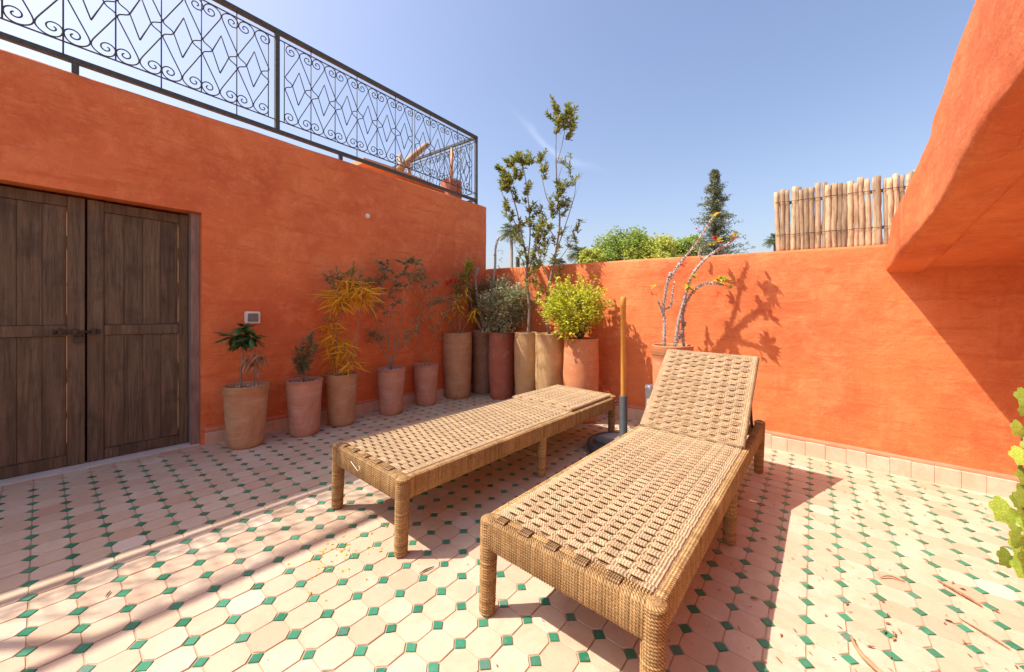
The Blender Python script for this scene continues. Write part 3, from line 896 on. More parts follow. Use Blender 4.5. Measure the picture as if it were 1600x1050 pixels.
def lounger(recline, label):
    root = empty('rope_lounger', label, 'lounger', group='woven rope loungers on the tiled terrace')
    for s_ in (-1, 1):
        mb = MB(); coil_rail(mb, (-HL + .03, s_ * (WID / 2 - .01), ZT - .062), (HL - .03, s_ * (WID / 2 - .01), ZT - .062), .046, .112)
        mb.obj('side_rail', M['rope2'], root)
    mb = MB(); coil_rail(mb, (-HL + .012, -WID / 2 + .03, ZT - .062), (-HL + .012, WID / 2 - .03, ZT - .062), .046, .118); mb.obj('front_rail', M['rope2'], root)
    mb = MB(); coil_rail(mb, (HL - .012, -WID / 2 + .03, ZT - .075), (HL - .012, WID / 2 - .03, ZT - .075), .046, .085); mb.obj('rear_rail', M['rope2'], root)
    for sx in (-1, 0, 1):
        for sy in (-1, 1):
            mb = MB()
            if sx: coil_post(mb, sx * (HL - .020), sy * (WID / 2 - .012), .0, ZT - .018 + (.022 if sx > 0 else 0), .031, .036, lean=(sx * -.0, sy * .0))
            else: coil_post(mb, 0, sy * (WID / 2 - .012), .0, ZT - .112, .030, .033, dome=False)
            mb.obj('leg', M['rope2'], root)
    mb = MB(); coil_rail(mb, (0, -WID / 2 + .03, .16), (0, WID / 2 - .03, .16), .030, .030, rc=.010); mb.obj('stretcher', M['rope2'], root)
    # woven seat
    xs0, xs1 = -HL + .050, .425
    n = int((xs1 - xs0) / TBP); win = WID - .085
    cm = [cross_band(win, p).mesh('cross_band', M['rope']) for p in (0, 1)]
    x_first = xs0 + .012
    for k in range(n + 1):
        o = link('cross_band', cm[k % 2], root, mat=Matrix.Translation((x_first + k * TBP, R.uniform(-.002, .002), ZT)) @ Matrix.Rotation(R.uniform(-.006, .006), 4, 'Z'))
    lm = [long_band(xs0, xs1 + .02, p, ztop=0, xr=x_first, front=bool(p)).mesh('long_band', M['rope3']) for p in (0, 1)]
    nb = int(win / LB)
    for k in range(nb):
        yy = -(nb - 1) / 2 * LB + k * LB
        link('long_band', lm[k % 2], root, mat=Matrix.Translation((0, yy, ZT)))
    un = MB()
    for q_ in range(4): un.tube([(xs0 - .018 + q_ * .012, -win / 2 - .02, ZT - .004 - .001 * q_), (xs0 - .018 + q_ * .012, win / 2 + .02, ZT - .004 - .001 * q_)], .0064, 6)
    yy = xs0 + .006
    while yy < xs1:
        un.tube([(yy, -win / 2 - .02, ZT - .030 + R.uniform(-.003, .003)), (yy + R.uniform(-.004, .004), 0, ZT - .036 + R.uniform(-.004, .003)), (yy, win / 2 + .02, ZT - .030)], .0064, 5)
        yy += .0118
    un.obj('under_cords', M['rope2'], root, kind='stuff')
    # head panel: hinged frame with its own weave
    HLn = .83; hw = WID - .045 if not recline else WID - .02
    hp0 = .455
    fr = MB()
    for s_ in (-1, 1): coil_rail(fr, (0, s_ * (hw / 2 - .018), 0), (HLn, s_ * (hw / 2 - .018), 0), .036, .036, rc=.014)
    coil_rail(fr, (HLn - .012, -hw / 2 + .01, 0), (HLn - .012, hw / 2 - .01, 0), .036, .036, rc=.014)
    coil_rail(fr, (.012, -hw / 2 + .01, -.002), (.012, hw / 2 - .01, -.002), .034, .034, rc=.014)
    head = fr.obj('headrest', M['rope'], root)
    ang = radians(41) if recline else 0
    head.matrix_local = Matrix.Translation((hp0, 0, ZT + .008)) @ Matrix.Rotation(-ang, 4, 'Y')
    w2 = hw - .06; T2 = .0280
    cm2 = [cross_band(w2, p, .0060, 3, True, 0).mesh('cross_band', M['rope']) for p in (0, 1)]
    nn = int((HLn - .05) / T2)
    for k in range(nn + 1):
        link('cross_band', cm2[k % 2], head, mat=Matrix.Translation((.028 + k * T2, 0, .0135)))
    un = MB(); yy = .02
    while yy < HLn - .02:
        un.tube([(yy, -w2 / 2 - .02, -.006), (yy + R.uniform(-.004, .004), 0, -.008 + R.uniform(-.002, .002)), (yy, w2 / 2 + .02, -.006)], .0064, 5)
        yy += .0118
    un.obj('under_cords', M['rope2'], head, kind='stuff')
    nb2 = int(w2 / LB)
    lm2 = []
    for p in (0, 1):
        mbb = MB()
        for r in range(6):
            off = (r - 2.5) * .0082; pts = []
            N = int((HLn - .01) / T2) * 3
            for i in range(N + 1):
                xx = .004 + (HLn - .006) * i / N; ph = (xx - .028) / T2
                s = -cos(pi * ph) * (1 if p else -1); s = max(-1, min(1, s * 1.3))
                pts.append(Vector((xx, off, .0085 + .0026 * s)))
            mbb.tube(pts, .0042, 6)
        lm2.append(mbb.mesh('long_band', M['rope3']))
    for k in range(nb2):
        link('long_band', lm2[k % 2], head, mat=Matrix.Translation((0, -(nb2 - 1) / 2 * LB + k * LB, 0)))
    return root
L1 = lounger(False, 'flat rope lounger with its head panel lowered, nearer the potted plants')
L2 = lounger(True, 'rope lounger with its woven backrest raised, right of the umbrella pole')
def put(o, x, y, yaw):
    o.matrix_world = Matrix.Translation(P(x, y, 0)) @ TILT @ Matrix.Rotation(yaw, 4, 'Z')
put(L1, 2.445, 2.010, radians(-.8))
put(L2, 2.455, .722, radians(-.9))
# back stay of the raised backrest
mb = MB(); mb.tube([(.98, -.30, .80), (1.12, -.31, .40)], .011, 7); mb.obj('back_stay', M['black'], L2)
mb = MB(); mb.tube([(.98, .30, .80), (1.12, .31, .40)], .011, 7); mb.obj('back_stay', M['black'], L2)
mb = MB(); mb.tube([(1.20, -.34, .36), (1.27, -.35, .36), (1.31, -.37, .36)], .012, 8); mb.obj('hinge_bolt', M['black'], L1)
# frayed rope ends under the loungers
fr = MB()
for k in range(46):
    x = R.uniform(-1.15, .6); y = R.choice((-1, 1)) * R.uniform(.22, .34); z = R.uniform(.285, .30)
    a = Vector((x, y, z)); fr.tube([a, a + Vector((R.uniform(-.02, .02), R.uniform(-.02, .02), -.02)), a + Vector((R.uniform(-.04, .04), R.uniform(-.03, .03), -R.uniform(.03, .055)))], .0017, 3)
fo = fr.obj('frayed_ends', M['rope'], L1, kind='stuff')
link('frayed_ends', fo.data, L2, kind='stuff')
mb = MB(); mb.tube([(-1.315, .11, .375), (-1.318, .02, .345), (-1.317, .0, .365), (-1.316, .015, .375)], .0014, 5); mb.obj('tie_wire', M['white'], L1)

# ------------------------------------------------------------------ umbrella stand and drain pipe
ux, uy = 3.36, 1.37
um = empty('umbrella_stand', 'orange wooden pole standing in a round dark grey base between the loungers', 'umbrella stand', P(ux, uy, 0)); reg(um, Matrix.Translation(P(ux, uy, 0)))
mb = MB(); mb.lathe([(.28, .0), (.32, .012), (.335, .05), (.33, .085), (.315, .097), (.295, .090), (.280, .060), (.10, .050), (.0001, .050)], 40, cap=False); base = mb.obj('base', M['plastic_dark'], um)
mb = MB()       # weight tank: two thirds of a disc, leaving a dark open segment of the tray
n_ = 30; a0_ = radians(-150); a1_ = radians(95)
ring = [(0, 0)] + [(.268 * cos(a0_ + (a1_ - a0_) * k / n_), .268 * sin(a0_ + (a1_ - a0_) * k / n_)) for k in range(n_ + 1)]
for h_, q_ in ((.052, 1), (.090, 1), (.104, .93), (.112, .75)):
    for x, y in ring: mb.v.append((x * q_, y * q_, h_))
m_ = len(ring)
for j in range(3):
    for k in range(m_): mb.face((j * m_ + k, j * m_ + (k + 1) % m_, (j + 1) * m_ + (k + 1) % m_, (j + 1) * m_ + k))
mb.face([3 * m_ + k for k in range(m_)])
o = mb.obj('weight_tank', M['plastic_grey'], um)
mb = MB(); mb.lathe([(.046, .09), (.046, .13), (.037, .14), (.037, .525), (.034, .53), (.0001, .53)], 20, cap=False); mb.obj('sleeve', M['plastic_dark'], um)
mb = MB(); mb.tube([(.036, 0, .47), (.06, 0, .47)], .006, 7); mb.tube([(.06, 0, .47), (.072, 0, .47)], .013, 8); 
o = mb.obj('clamp_knob', M['black'], um); o.rotation_euler = (0, 0, radians(115))
mb = MB(); mb.lathe([(.0235, .50), (.0235, 1.35), (.0255, 1.352), (.0255, 1.435), (.022, 1.442), (.0001, 1.442)], 18, cap=False); mb.obj('pole', M['pole'], um)
dp_ = empty('drain_pipe', 'short grey plastic drain pipe with a cap at the foot of the sunlit wall', 'pipe', P(4.36, 1.46, 0))
mb = MB(); mb.lathe([(.068, 0), (.066, .12), (.052, .17), (.049, .34)], 18, cap=False); mb.obj('pipe', M['whitepaint'], dp_)
mb = MB(); mb.lathe([(.05, .33), (.055, .335), (.055, .46), (.05, .475), (.0001, .478)], 18, cap=False); mb.obj('cap', M['pvc'], dp_)

# ------------------------------------------------------------------ potted plants
FACE = Matrix((( RT.x, DV.x, 0, 0), (RT.y, DV.y, 0, 0), (0, 0, 1, 0), (0, 0, 0, 1)))   # local x across the view, y away
def dirr(up=0.0, spread=1.0):
    a = R.uniform(0, 2 * pi)
    return Vector((cos(a) * spread, sin(a) * spread, up + R.uniform(-.75, .75))).normalized()
class Plant:
    def __init__(s, x, y, H, rt, rb, pm, label, tall=False, rot=0, fill='pebble', rim=.012, wob=.035, bulge=0.0, collar=False):
        s.k = (x * DV.x + y * DV.y) / 587.8; s.H = H; s.r0 = x * RT.x + y * RT.y
        s.root = empty('potted_plant', label, 'potted plant', P(x, y, 0), (0, 0, YAW), 'potted plants along the orange walls')
        prof = []
        N = 12
        for i in range(N + 1):
            t = i / N
            r = rb + (rt - rb) * (t ** .8) + bulge * sin(pi * t)
            prof.append((r, H * t * .985))
        prof = [(rb - .012, 0)] + [(p[0], max(.008, p[1])) for p in prof]
        if collar: prof[-2:-1] = [(prof[-2][0], prof[-2][1] - .01), (prof[-2][0] + .010, prof[-2][1])]
        prof += [(rt + .004, H - .004), (rt - .002, H), (rt - rim, H - .002), (rt - rim - .004, H - .02), (rt - rim - .006, H - .055)]
        mb = MB(); sd_ = R.uniform(0, 50); mb.lathe(prof, 36, wob=wob, seed=sd_, cap=False)
        mb.face([k for k in reversed(range(36))])
        mb.obj('pot', M[pm], s.root)
        mb = MB(); mb.lathe([(rt - rim - .002, H - .050), (rt * .5, H - .040), (.0001, H - .036)], 24, cap=False); so_ = mb.obj('soil', M['soil'], s.root)
        if fill == 'pebble':
            mb = MB()
            for _ in range(90):
                a = R.uniform(0, 2 * pi); rr = (rt - .03) * sqrt(R.random()); q = R.uniform(.006, .013)
                c = Vector((cos(a) * rr, sin(a) * rr, H - .036 + R.uniform(0, .012)))
                b = len(mb.v)
                for d_ in ((1, 0, 0), (-1, 0, 0), (0, 1, 0), (0, -1, 0), (0, 0, .7), (0, 0, -.7)):
                    mb.v.append(tuple(c + Vector(d_) * q * R.uniform(.7, 1.2)))
                for f_ in ((0, 2, 4), (2, 1, 4), (1, 3, 4), (3, 0, 4), (2, 0, 5), (1, 2, 5), (3, 1, 5), (0, 3, 5)): mb.face([b + i for i in f_], smooth=True)
            mb.obj('pebbles', M['pebble'], s.root, kind='stuff')
        s.rt = rt
    def pt(s, dx, dy, dz=0.0):
        q = 1 + dz / 587.8; e = 1.3 - s.root.location.z
        return Vector(((dx * s.k + s.r0) * q - s.r0, dz * s.k, (s.H - .03 + dy * s.k - e) * q + e))
    def stem(s, pts, r0, r1, m='bark', mb=None, k=5, n=6, name='stem', jit=0.05):
        own = mb is None
        if own: mb = MB()
        q = catmull([s.pt(*p) for p in pts], k)
        N = len(q)
        mb.tube(q, [r0 + (r1 - r0) * i / (N - 1) for i in range(N)], n, jit=jit)
        if own: mb.obj(name, M[m], s.root)
        return q
    def leaves(s, mb, c, n, rad, L, w, up=.3, droop=.3):
        for _ in range(n):
            p = c + Vector((R.gauss(0, 1), R.gauss(0, 1), R.gauss(0, 1))) * rad * .5
            mb.leaf(p, dirr(up), L * R.uniform(.7, 1.2), w * R.uniform(.8, 1.2), droop)
    def along(s, mb, q, t0, t1, n, L, w, up=.5, droop=.2, off=.0):
        N = len(q) - 1
        for _ in range(n):
            f = (t0 + (t1 - t0) * R.random()) * N; i = min(N - 1, int(f)); p = q[i].lerp(q[i + 1], f - i)
            d = (q[i + 1] - q[i]).normalized()
            dd = (dirr(0) * 1.0 + d * up).normalized()
            mb.leaf(p + dd * off, dd, L * R.uniform(.7, 1.2), w * R.uniform(.8, 1.2), droop)
def leaf_mesh(name, L, w, droop, m, fold=.15):
    mb = MB(); mb.leaf(Vector((0, 0, 0)), Vector((1, 0, 0)), L, w, droop, side=Vector((0, 1, 0)), fold=fold)
    return mb.mesh(name, M[m])
def put_leaf(parent, me, p, d, sc=1, name='leaf', roll=0.0):
    d = d.normalized(); q = d.to_track_quat('X', 'Z')
    return link(name, me, parent, mat=Matrix.Translation(p) @ q.to_matrix().to_4x4() @ Matrix.Rotation(roll, 4, 'X') @ Matrix.Scale(sc, 4))

# 1 nearest the doors
p = Plant(1.16, 4.02, .55, .172, .134, 'pot_tan', 'broad tan clay pot next to the doors with dark green rosette and withered head', collar=True)
q1 = p.stem([(-7, 0), (-9, 22), (-6, 45), (-5, 74)], .009, .006)
lm = leaf_mesh('leaf', .150, .046, .35, 'leaf_dark')
for c_, n in (((-6, 70), 26), ((-20, 80), 24), ((8, 78), 22), ((-2, 94), 22)):
    for i in range(n):
        put_leaf(p.root, lm, p.pt(c_[0], c_[1], R.uniform(-8, 8)), dirr(.1), R.uniform(.65, 1.05), roll=R.uniform(-.5, .5))
p.stem([(13, 0), (12, 42)], .0035, .003); p.stem([(19, 0), (18, 40)], .0035, .003)
mb = MB()
for _ in range(70):
    mb.leaf(p.pt(15 + R.gauss(0, 7), 46 + R.gauss(0, 6), R.gauss(0, 5)), dirr(-.5), R.uniform(.06, .1), .018, .5)
mb.obj('withered_leaves', M['leaf_brown'], p.root, kind='stuff')
p.stem([(2, 40), (-3, 25), (0, 14)], .003, .001, 'leaf_brown')

# 2
p = Plant(1.64, 3.97, .54, .165, .128, 'pot_pink', 'pinkish clay pot with a low grey green bush, second pot from the doors')
mb = MB()
for tip in ((-12, 52), (-4, 62), (13, 78), (6, 70), (-16, 36), (18, 58)):
    q = p.stem([(R.uniform(-3, 3), 0), (tip[0] * .4, tip[1] * .45, R.uniform(-5, 5)), (*tip, R.uniform(-8, 8))], .005, .002)
    p.along(mb, q, .35, 1, 120, .055, .011, .8, .15)
p.leaves(mb, p.pt(0, 6), 60, .09, .06, .008, .2)
mb.obj('foliage', M['leaf_grey'], p.root, kind='stuff')

# 3 yellow croton
p = Plant(2.04, 4.01, .55, .162, .127, 'pot_tan', 'clay pot with a tall leaning plant of long drooping golden yellow leaves')
lm = leaf_mesh('leaf', .15, .019, 1.25, 'leaf_yellow'); lg = leaf_mesh('leaf', .13, .022, .3, 'leaf_olive')
for stemp, cl in (([(-6, 0), (-8, 40), (-5, 80), (8, 130), (12, 150)], [(8, 128, 26), (14, 142, 22), (-8, 122, 16), (0, 112, 14)]),
                  ([(4, 0), (20, 45), (28, 90), (34, 125)], [(34, 122, 20), (44, 132, 14), (28, 134, 14)]),
                  ([(-10, 0), (-12, 35), (-14, 78)], [(-14, 62, 15), (-12, 45, 13), (-10, 30, 12), (-14, 78, 11)]),
                  ([(0, 0), (4, 30), (6, 62)], [(6, 50, 10), (4, 34, 9)]),
                  ([(4, 0), (14, 12), (22, 20)], [(22, 20, 9)])):
    p.stem([(a, b, R.uniform(-4, 4)) for a, b in stemp], .007, .004)
    for (cx, cy, n) in cl:
        for i in range(int(n * 2.3)):
            put_leaf(p.root, lm, p.pt(cx - 3 + R.uniform(-7, 7), cy + R.uniform(-9, 9), R.uniform(-7, 7)), dirr(.35), R.uniform(.7, 1.1), roll=R.uniform(-1.2, 1.2))
for c_ in ((-18, 86, 16), (12, 160, 22), (0, 152, 22), (26, 145, 16), (-14, 150, 14)):
    for i in range(c_[2]): put_leaf(p.root, lg, p.pt(c_[0] + R.uniform(-8, 8), c_[1] + R.uniform(-6, 6), R.uniform(-5, 5)), dirr(.8), R.uniform(.6, 1.1))
mb = MB()
for tip in ((-18, 165), (-8, 172), (34, 165), (44, 150), (20, 178), (-26, 158)):
    q = p.stem([(2, 100), (tip[0] * .6, 138, R.uniform(-5, 5)), (*tip, 0)], .0035, .0015); p.along(mb, q, .4, 1, 42, .05, .010, .8, .1)
mb.obj('foliage', M['leaf_grey'], p.root, kind='stuff')

# 4 and 5: thin sparse shrubs
def sparse(p, stems, leafmat, n=26, L=.05, w=.011):
    mb = MB()
    for st in stems:
        q = p.stem(st, .006, .0018, 'bark')
        tot = len(q)
        for b in range(16):
            i = int(tot * R.uniform(.45, .98)); i = min(i, tot - 2)
            a = q[i]; d = dirr(.4); ln = R.uniform(.06, .17)
            e = a + d * ln
            
            mb2 = [a, a.lerp(e, .5) + Vector((0, 0, .01)), e]
            p_tw.tube(mb2, [.0022, .0016, .001], 4)
            p.along(mb, mb2, .3, 1, int(n * (2.6 if a.z > p.H + .95 else .8)), L, w, .9, .15)
        p.along(mb, q, .8, 1, n, L, w, .9, .15)
    mb.obj('foliage', M[leafmat], p.root, kind='stuff')
p = Plant(2.65, 4.0, .55, .163, .131, 'pot_pink', 'rosy clay pot with bare forked stems and sparse olive foliage, right of the yellow plant')
p_tw = MB()
sparse(p, [[(0, 0), (-12, 30), (-20, 60), (-30, 110), (-22, 150)], [(0, 0), (8, 28), (30, 50), (44, 70)], [(0, 0), (-4, 60), (8, 120), (26, 175)],
           [(0, 0), (-12, 30), (-22, 45), (-34, 62)], [(0, 0), (10, 40), (18, 100), (34, 140), (40, 172)], [(0, 0), (-8, 70), (-14, 130), (-4, 165)],
           [(0, 0), (6, 60), (-6, 110), (14, 150)]], 'leaf_pale', 28, .036, .010)
p_tw.obj('twigs', M['bark'], p.root, kind='stuff')
p = Plant(3.22, 4.05, .53, .162, .134, 'pot_pink', 'small rosy clay pot with two thin forked stems, leftmost beside the tall pots')
p_tw = MB()
sparse(p, [[(-2, 0), (-8, 30), (-12, 60), (-2, 110), (-12, 150)], [(2, 0), (10, 25), (12, 52), (4, 90), (8, 140)], [(10, 52), (22, 66), (30, 80), (36, 110)], [(4, 90), (14, 98), (34, 102)]],
       'leaf_pale', 14, .05, .011)
p_tw.obj('twigs', M['bark'], p.root, kind='stuff')

def flowers(p, pts, r=.02, n=9):
    mb = MB()
    for c_ in pts:
        c = p.pt(*c_)
        for _ in range(n): mb.leaf(c + Vector((R.uniform(-1, 1), R.uniform(-1, 1), R.uniform(-1, 1))) * r * .8, dirr(.2), r * 1.3, r, .1)
    mb.obj('flowers', M['flower'], p.root)
# 6
p = Plant(3.79, 4.05, .94, .206, .175, 'pot_tan', 'tall tan pot with yellow green leaves and red blossoms, first of the tall pots', tall=True, fill='soil', bulge=.012)
mb = MB(); my = MB()
for st, m_ in (([(-2, 0), (-6, 30), (0, 62), (4, 92)], 'g'), ([(2, 0), (8, 40), (14, 80), (20, 112)], 'g'), ([(4, 0), (2, 30), (6, 60)], 'y'), ([(-6, 0), (-18, 26), (-30, 40)], 'y'), ([(4, 0), (18, 22), (30, 40)], 'y')):
    q = p.stem(st, .008, .004)
    if m_ == 'g': p.along(mb, q, .62, 1, 110, .14, .018, .9, .15); p.along(my, q, .45, .75, 36, .14, .022, .3, .6)
    else: p.along(my, q, .5, 1, 40, .14, .024, .3, .7)
mt = MB(); q = p.stem([(4, 60), (14, 88), (18, 106)], .005, .003); p.along(mt, q, .55, 1, 120, .13, .017, 1.3, .05); mt.obj('young_foliage', M['leaf_lime'], p.root, kind='stuff')
mb.obj('foliage', M['leaf_olive'], p.root, kind='stuff'); my.obj('yellow_foliage', M['leaf_yellow'], p.root, kind='stuff')
flowers(p, [(-13, 82, -10), (-8, 83, -12), (-3, 82, -12), (2, 83, -12), (22, 90, -8), (-16, 80, -10)], .03, 12)

# spiny stems (crown of thorns)
def spiny_stem(p, pts, r0, r1, label=None, m='spiny', dens=26):
    mb = MB(); q = catmull([p.pt(*a) for a in pts], 6); N = len(q)
    mb.tube(q, [r0 + (r1 - r0) * i / (N - 1) for i in range(N)], 7, jit=.12)
    for i in range(N - 1):
        d = (q[i + 1] - q[i]); r = r0 + (r1 - r0) * i / (N - 1)
        for _ in range(dens // 2 if d.length > .01 else 2):
            a = q[i] + d * R.random(); dd = dirr(.0); dd = (dd - d.normalized() * dd.dot(d.normalized()))
            if dd.length < .1: continue
            dd.normalize(); b = len(mb.v); sd2 = d.normalized() * .0045
            tip = a + dd * (r + R.uniform(.009, .018)); pr = a + dd * r * .85
            o2 = dd.cross(sd2).normalized() * .004
            mb.v += [tuple(pr + sd2), tuple(pr - sd2 + o2), tuple(pr - sd2 - o2), tuple(tip)]
            mb.face((b, b + 1, b + 3)); mb.face((b + 1, b + 2, b + 3)); mb.face((b + 2, b, b + 3))
    mb.obj('spiny_stem', M[m], p.root)
    return q
# 7
p = Plant(4.26, 4.0, .97, .168, .150, 'pot_brown', 'narrow dark brown tall pot in the corner with upright dark spiny stems', tall=True, fill='soil', collar=True)
spiny_stem(p, [(4, 0), (-6, 45), (-10, 80), (-6, 100)], .022, .016, dens=12)
spiny_stem(p, [(6, 0), (14, 50), (20, 100), (21, 130), (26, 148)], .020, .014, dens=12)
spiny_stem(p, [(0, 0), (-14, 30), (-20, 62), (-30, 76)], .018, .012, dens=12)
mb = MB()
for st in ([(2, 0), (6, 40), (10, 74)], [(-8, 0), (-16, 40), (-22, 84)], [(0, 0), (-10, 40), (-14, 70)], [(0, 0), (-4, 50), (2, 78)], [(4, 0), (16, 34), (12, 68)]):
    q = p.stem(st, .006, .003, 'bark_dark'); p.along(mb, q, .15, 1, 130, .12, .014, .8, .1)
mb.obj('foliage', M['leaf_grey'], p.root, kind='stuff')
flowers(p, [(30, 150), (31, 122), (-8, 84, -4), (-14, 86), (10, 58)], .018, 6)
mb = MB()
for c_ in ((28, 128), (30, 112), (26, 100)): p.leaves(mb, p.pt(*c_), 8, .03, .05, .014)
mb.obj('small_leaves', M['leaf_dark'], p.root, kind='stuff')

# 8 variegated bush
def bush(p, cx, cy, rx, ry, n, L, w, m, stems=9, dens=.5, dz=None):
    mb = MB(); tw = MB()
    dz = dz or rx
    cl = []
    for _ in range(70):
        a = R.uniform(0, 2 * pi); e = R.uniform(-1, 1); rr = R.uniform(.5, 1.0) * (1 + .25 * sin(3 * a + cx) * cos(2.3 * e + a))
        cl.append(p.pt(cx + rx * rr * cos(a) * sqrt(1 - e * e), cy + ry * rr * e, dz * rr * sin(a) * sqrt(1 - e * e)))
    for c in cl:
        tw.tube([p.pt(R.uniform(-3, 3), 0, R.uniform(-3, 3)), p.pt(R.uniform(-.4, .4) * rx, cy * .5, R.uniform(-6, 6)).lerp(c, .3), c], [.0045, .003, .0012], 4)
        for _ in range(n // 70):
            q = c + Vector((R.gauss(0, 1), R.gauss(0, 1), R.gauss(0, 1))) * p.k * rx * .16
            mb.leaf(q, ((q - p.pt(cx, cy - ry * .4)).normalized() + dirr(.3)).normalized(), L * R.uniform(.7, 1.2), w * R.uniform(.8, 1.2), .15)
    for _ in range(26):            # stray shoots that break the outline
        a = R.uniform(0, 2 * pi); e = R.uniform(-.2, 1)
        d = Vector((cos(a) * sqrt(1 - e * e), sin(a) * sqrt(1 - e * e), e * 1.1))
        c0 = p.pt(cx + rx * .7 * d.x, cy + ry * .7 * d.z, dz * .7 * d.y); e1 = c0 + (d + Vector((0, 0, .5))).normalized() * rx * p.k * R.uniform(.45, .85)
        q = [c0, c0.lerp(e1, .5) + Vector((0, 0, .008)), e1]
        tw.tube(q, [.003, .002, .001], 4); p.along(mb, q, .1, 1, 22, L, w, .8, .15)
    tw.obj('twigs', M['bark'], p.root, kind='stuff'); mb.obj('foliage', M[m], p.root, kind='stuff')
p = Plant(4.22, 3.58, .96, .182, .165, 'pot_red', 'tall dull red clay pot with a dense round cream and green bush', tall=True, fill='soil', bulge=.008)
bush(p, 3, 42, 38, 40, 3600, .048, .023, 'leaf_var')

# 9 tall shrub left
def tall_shrub(p, stems, leafclusters, m, L=.075, w=.020, r0=.02, tw=True):
    mb = MB(); t = MB()
    for st, a, b in stems: p.stem(st, a, b, 'bark', k=6)
    for (cx, cy, rad, n) in leafclusters:
        c = p.pt(cx, cy, R.uniform(-rad, rad))
        nsh = max(2, int(rad / 4.5))
        for _ in range(nsh):
            d = Vector((R.gauss(0, .55), R.gauss(0, .55), 1)).normalized()
            a = c + Vector((R.gauss(0, 1), R.gauss(0, 1), R.gauss(0, 1))) * rad * p.k * .5
            q = [a - d * .05, a, a + d * R.uniform(.08, .16)]
            t.tube(q, [.003, .0025, .0012], 4)
            p.along(mb, q, 0, 1, max(4, int(3.2 * n / nsh)), L, w, .8, .1)
    t.obj('twigs', M['bark'], p.root, kind='stuff'); mb.obj('foliage', M[m], p.root, kind='stuff')
p = Plant(4.15, 3.07, .99, .162, .14, 'pot_ochre', 'tall ochre clay pot with a high slender shrub crowned left of the tallest one', tall=True, fill='soil', bulge=.012, wob=.06)
st = [([(3, 0), (5, 40), (1, 80), (2, 110)], .026, .02), ([(2, 108), (-6, 150), (-14, 190), (-26, 232), (-34, 262)], .014, .005), ([(2, 110), (6, 160), (2, 220), (-6, 270)], .013, .004),
      ([(4, 100), (16, 140), (22, 176)], .010, .004), ([(0, 130), (-20, 180), (-38, 222), (-36, 250)], .009, .003), ([(2, 80), (-4, 110), (-24, 150)], .006, .002), ([(4, 90), (24, 112), (38, 148)], .008, .003)]
cl = [(-34, 252, 10, 90), (-38, 232, 9, 70), (-30, 222, 9, 60), (-20, 262, 10, 70), (-6, 268, 11, 70), (-16, 272, 8, 46), (-8, 248, 9, 50), (4, 262, 7, 26), (-22, 240, 9, 60), (-4, 226, 9, 40),
      (-30, 200, 8, 40), (-24, 184, 8, 34), (-12, 206, 8, 30), (4, 196, 9, 30), (12, 178, 9, 26), (-14, 165, 8, 30), (0, 170, 8, 24), (8, 150, 9, 26), (20, 168, 9, 26), (24, 188, 7, 20),
      (-6, 140, 8, 24), (14, 130, 9, 26), (0, 118, 9, 24), (26, 140, 9, 22), (30, 150, 8, 20), (10, 105, 9, 22), (22, 110, 8, 20), (-10, 120, 7, 16), (34, 132, 8, 18), (12, 84, 8, 14)]
tall_shrub(p, st, cl, 'leaf_ole')
# 10 tallest shrub
p = Plant(4.1, 2.66, 1.0, .178, .155, 'pot_ochre', 'tall ochre pot with a rusty streak under the tallest, thinnest shrub', tall=True, fill='soil', bulge=.016, wob=.06)
st = [([(0, 0), (-6, 40), (2, 90), (10, 130), (16, 180), (12, 230), (10, 300), (14, 345)], .022, .004), ([(10, 130), (24, 170), (38, 215), (42, 245)], .009, .002), ([(10, 190), (-4, 215), (-12, 250), (-14, 272)], .007, .003),
      ([(10, 150), (-10, 185), (-16, 215)], .007, .002), ([(0, 85), (-18, 130), (-22, 170)], .009, .003), ([(12, 270), (20, 300), (28, 345)], .006, .003), ([(12, 240), (22, 270), (30, 278)], .004, .001),
      ([(12, 215), (26, 235), (32, 262)], .004, .001), ([(8, 110), (30, 140), (44, 182)], .006, .002), ([(14, 180), (34, 205), (48, 240)], .004, .001)]
cl = [(12, 350, 6, 50), (12, 335, 6, 46), (13, 322, 5, 30), (32, 352, 7, 44), (28, 338, 6, 40), (34, 326, 7, 44), (24, 328, 5, 26), (30, 308, 6, 30), (-14, 274, 5, 34), (-10, 258, 5, 26), (-8, 246, 4, 14),
      (12, 222, 7, 30), (20, 232, 7, 34), (26, 238, 6, 22), (14, 205, 8, 36), (24, 198, 8, 34), (6, 208, 6, 20), (36, 236, 5, 10), (34, 264, 4, 14), (20, 270, 4, 10), (10, 190, 7, 28), (-14, 172, 8, 40), (-4, 166, 7, 30),
      (-18, 150, 8, 26), (20, 160, 7, 14), (38, 150, 6, 18), (44, 168, 4, 14), (30, 140, 7, 16), (-8, 132, 9, 26), (-22, 120, 9, 22), (6, 120, 8, 20), (-18, 96, 9, 24), (-26, 80, 9, 24), (-10, 66, 9, 22), (14, 100, 8, 16), (-20, 55, 8, 18)]
tall_shrub(p, st, cl, 'leaf_ole', .07, .019)
# 11 lime bush
p = Plant(4.05, 2.18, .975, .200, .185, 'pot_orange', 'tall orange clay pot with a bright lime yellow bush, rightmost of the close row', tall=True, fill='soil', bulge=.018, wob=.05)
bush(p, -9, 48, 45, 36, 4600, .046, .025, 'leaf_lime')

